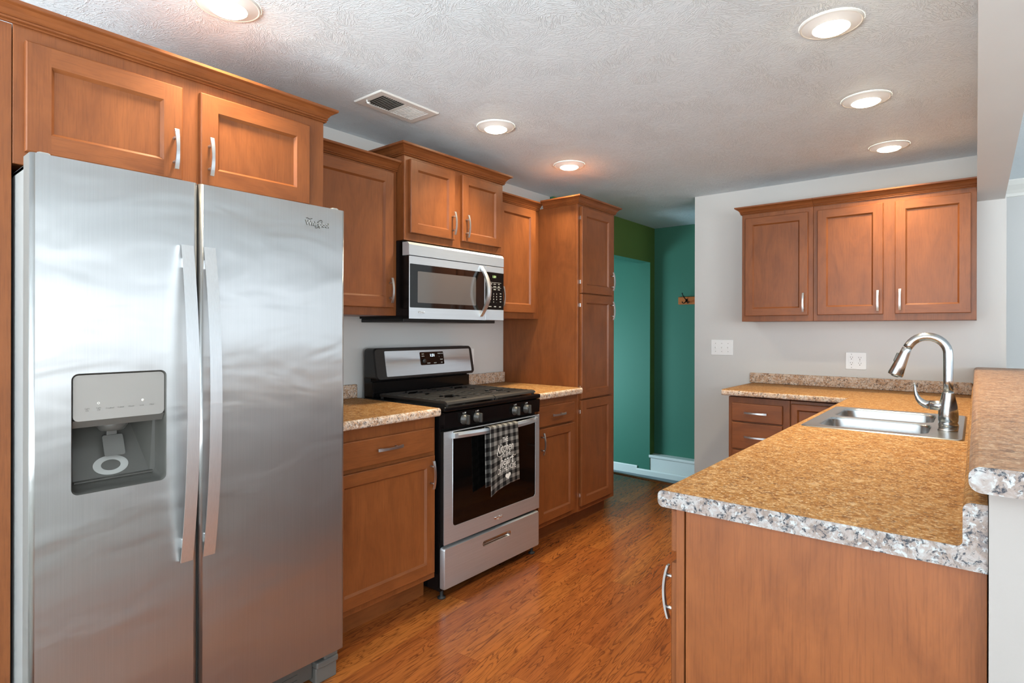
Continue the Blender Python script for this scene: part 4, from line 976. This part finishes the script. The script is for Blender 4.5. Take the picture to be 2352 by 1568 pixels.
# ================================================================== CEILING
def ceiling_light(label, x, y):
    t = thing('ceiling_light', label, 'ceiling light', (x, y, ZC), 'recessed lights in the kitchen ceiling')
    bm = bmesh.new(); lathe(bm, [(0.096, -0.0005), (0.095, -0.005), (0.0915, -0.0075), (0.088, -0.006)], (x, y, ZC), 48, 0, 'Z', False); obj('trim_ring', bm, ['white_trim'], t)
    bm = bmesh.new(); lathe(bm, [(0.088, -0.006), (0.074, -0.010), (0.060, -0.015), (0.056, -0.017)], (x, y, ZC), 48, 0, 'Z', False); obj('diffuser_ring', bm, ['diffuser'], t)
    bm = bmesh.new(); lathe(bm, [(0.056, -0.017), (0.048, -0.0225), (0.030, -0.027), (0.0001, -0.0285)], (x, y, ZC), 40, 0, 'Z', False); obj('lens', bm, ['lens'], t)
    l = bpy.data.lights.new('lamp_beam', 'AREA'); l.shape = 'DISK'; l.size = 0.12; l.energy = LAMP_BEAM; l.color = LAMP_COLOR; l.spread = R(115)
    o = bpy.data.objects.new('lamp_beam', l); COL.objects.link(o); o.parent = t; o.location = (0, 0, -0.031)
    return t
proto = ceiling_light('lit round ceiling light at the top of the picture between three on its side', 2.172, 2.153)
def copy_thing(src, label, loc):
    c = src.copy(); COL.objects.link(c); c.location = loc; c['label'] = label
    for ch in list(src.children):
        d = ch.copy(); COL.objects.link(d); d.parent = c
    return c
proto['label'] = 'largest of the three lit ceiling lights in the row over the sink peninsula'
copy_thing(proto, 'middle one of the three lit ceiling lights over the sink peninsula', (2.170, 2.946, ZC))
copy_thing(proto, 'lit ceiling light closest to the grey sink wall and its cabinets', (2.173, 3.777, ZC))
copy_thing(proto, 'lit ceiling light above the refrigerator, cut by the top of the picture', (0.715, 0.835, ZC))
copy_thing(proto, 'lit ceiling light just past the ceiling vent, before the microwave', (0.671, 2.182, ZC))
copy_thing(proto, 'small lit ceiling light in front of the tall pantry cabinet', (0.590, 2.974, ZC))
t = thing('air_vent', 'white louvred air vent in the ceiling above the wall cabinets', 'vent', (0.483, 1.707, ZC))
vx0, vx1, vy0, vy1 = 0.386, 0.579, 1.539, 1.877
bm = bmesh.new(); VF = rect(vx0, vx1, vy0, vy1); VI = rect(vx0+0.034, vx1-0.034, vy0+0.034, vy1-0.034)
plate(bm, rect(vx0+0.004, vx1-0.004, vy0+0.004, vy1-0.004), [VI], lambda p, q: (p, q, ZC-0.007), 0)
loft(bm, [[(p, q, ZC-0.0005) for p, q in VF], [(p, q, ZC-0.003) for p, q in VF], [(p, q, ZC-0.007) for p, q in rect(vx0+0.004, vx1-0.004, vy0+0.004, vy1-0.004)]], 0, False, False)
loft(bm, [[(p, q, ZC-0.007) for p, q in VI], [(p, q, ZC-0.0006) for p, q in VI]], 0, False, False)
obj('frame', bm, ['white_trim'], t)
bm = bmesh.new(); box(bm, (vx0+0.034, vy0+0.034, ZC-0.0012), (vx1-0.034, vy1-0.034, ZC-0.0006)); obj('duct_shade', bm, ['void'], t)  # flat dark sheet standing in for the shade behind the louvres
bm = bmesh.new(); n = 22
for k in range(n):
    y = vy0+0.040+(vy1-vy0-0.080)*k/(n-1); s = 0.0032 if k < n/2 else -0.0032
    prism(bm, [(y-s-0.0006, ZC-0.0072), (y-s+0.0006, ZC-0.0072), (y+s+0.0006, ZC-0.0014), (y+s-0.0006, ZC-0.0014)], vx0+0.034, vx1-0.034, lambda p, q, a: (a, p, q))
box(bm, (vx0+0.034, (vy0+vy1)/2-0.003, ZC-0.0072), (vx1-0.034, (vy0+vy1)/2+0.003, ZC-0.003))
obj('louver', bm, ['white_trim'], t)
bm = bmesh.new(); tube(bm, [(0.452, vy0+0.022, ZC-0.007), (0.452, vy0+0.024, ZC-0.018), (0.462, vy0+0.030, ZC-0.020)], [0.004, 0.004, 0.006], 10); obj('damper_lever', bm, ['white_trim'], t)
# ================================================================== COAT RACK
t = thing('coat_rack', 'small pine coat rack with dark double hooks on the green wall', 'coat rack', (0.5, 5.383, 1.533))
F = FB(5.383); bm = bmesh.new(); box(bm, (0.286, 0.0005, 1.497), (0.86, 0.018, 1.571), 0.005, 0, F); obj('board', bm, ['pine'], t)
for a in (0.372, 0.520, 0.70):
    bm = bmesh.new(); box(bm, (a-0.012, 0.0175, 1.520), (a+0.012, 0.021, 1.550), 0.002, 0, F)
    tube(bm, [F(*p) for p in [(a, 0.020, 1.535), (a-0.010, 0.040, 1.556), (a-0.020, 0.055, 1.578), (a-0.026, 0.062, 1.598), (a-0.027, 0.060, 1.606)]], [0.005, 0.0045, 0.004, 0.004, 0.006], 8)
    for s in (-1, 1): tube(bm, [F(*p) for p in [(a, 0.020, 1.537), (a+s*0.012, 0.030, 1.515), (a+s*0.020, 0.042, 1.507), (a+s*0.030, 0.046, 1.512), (a+s*0.033, 0.046, 1.524)]], [0.005, 0.0045, 0.004, 0.004, 0.0055], 8)
    obj('hook', bm, ['hook_iron'], t)
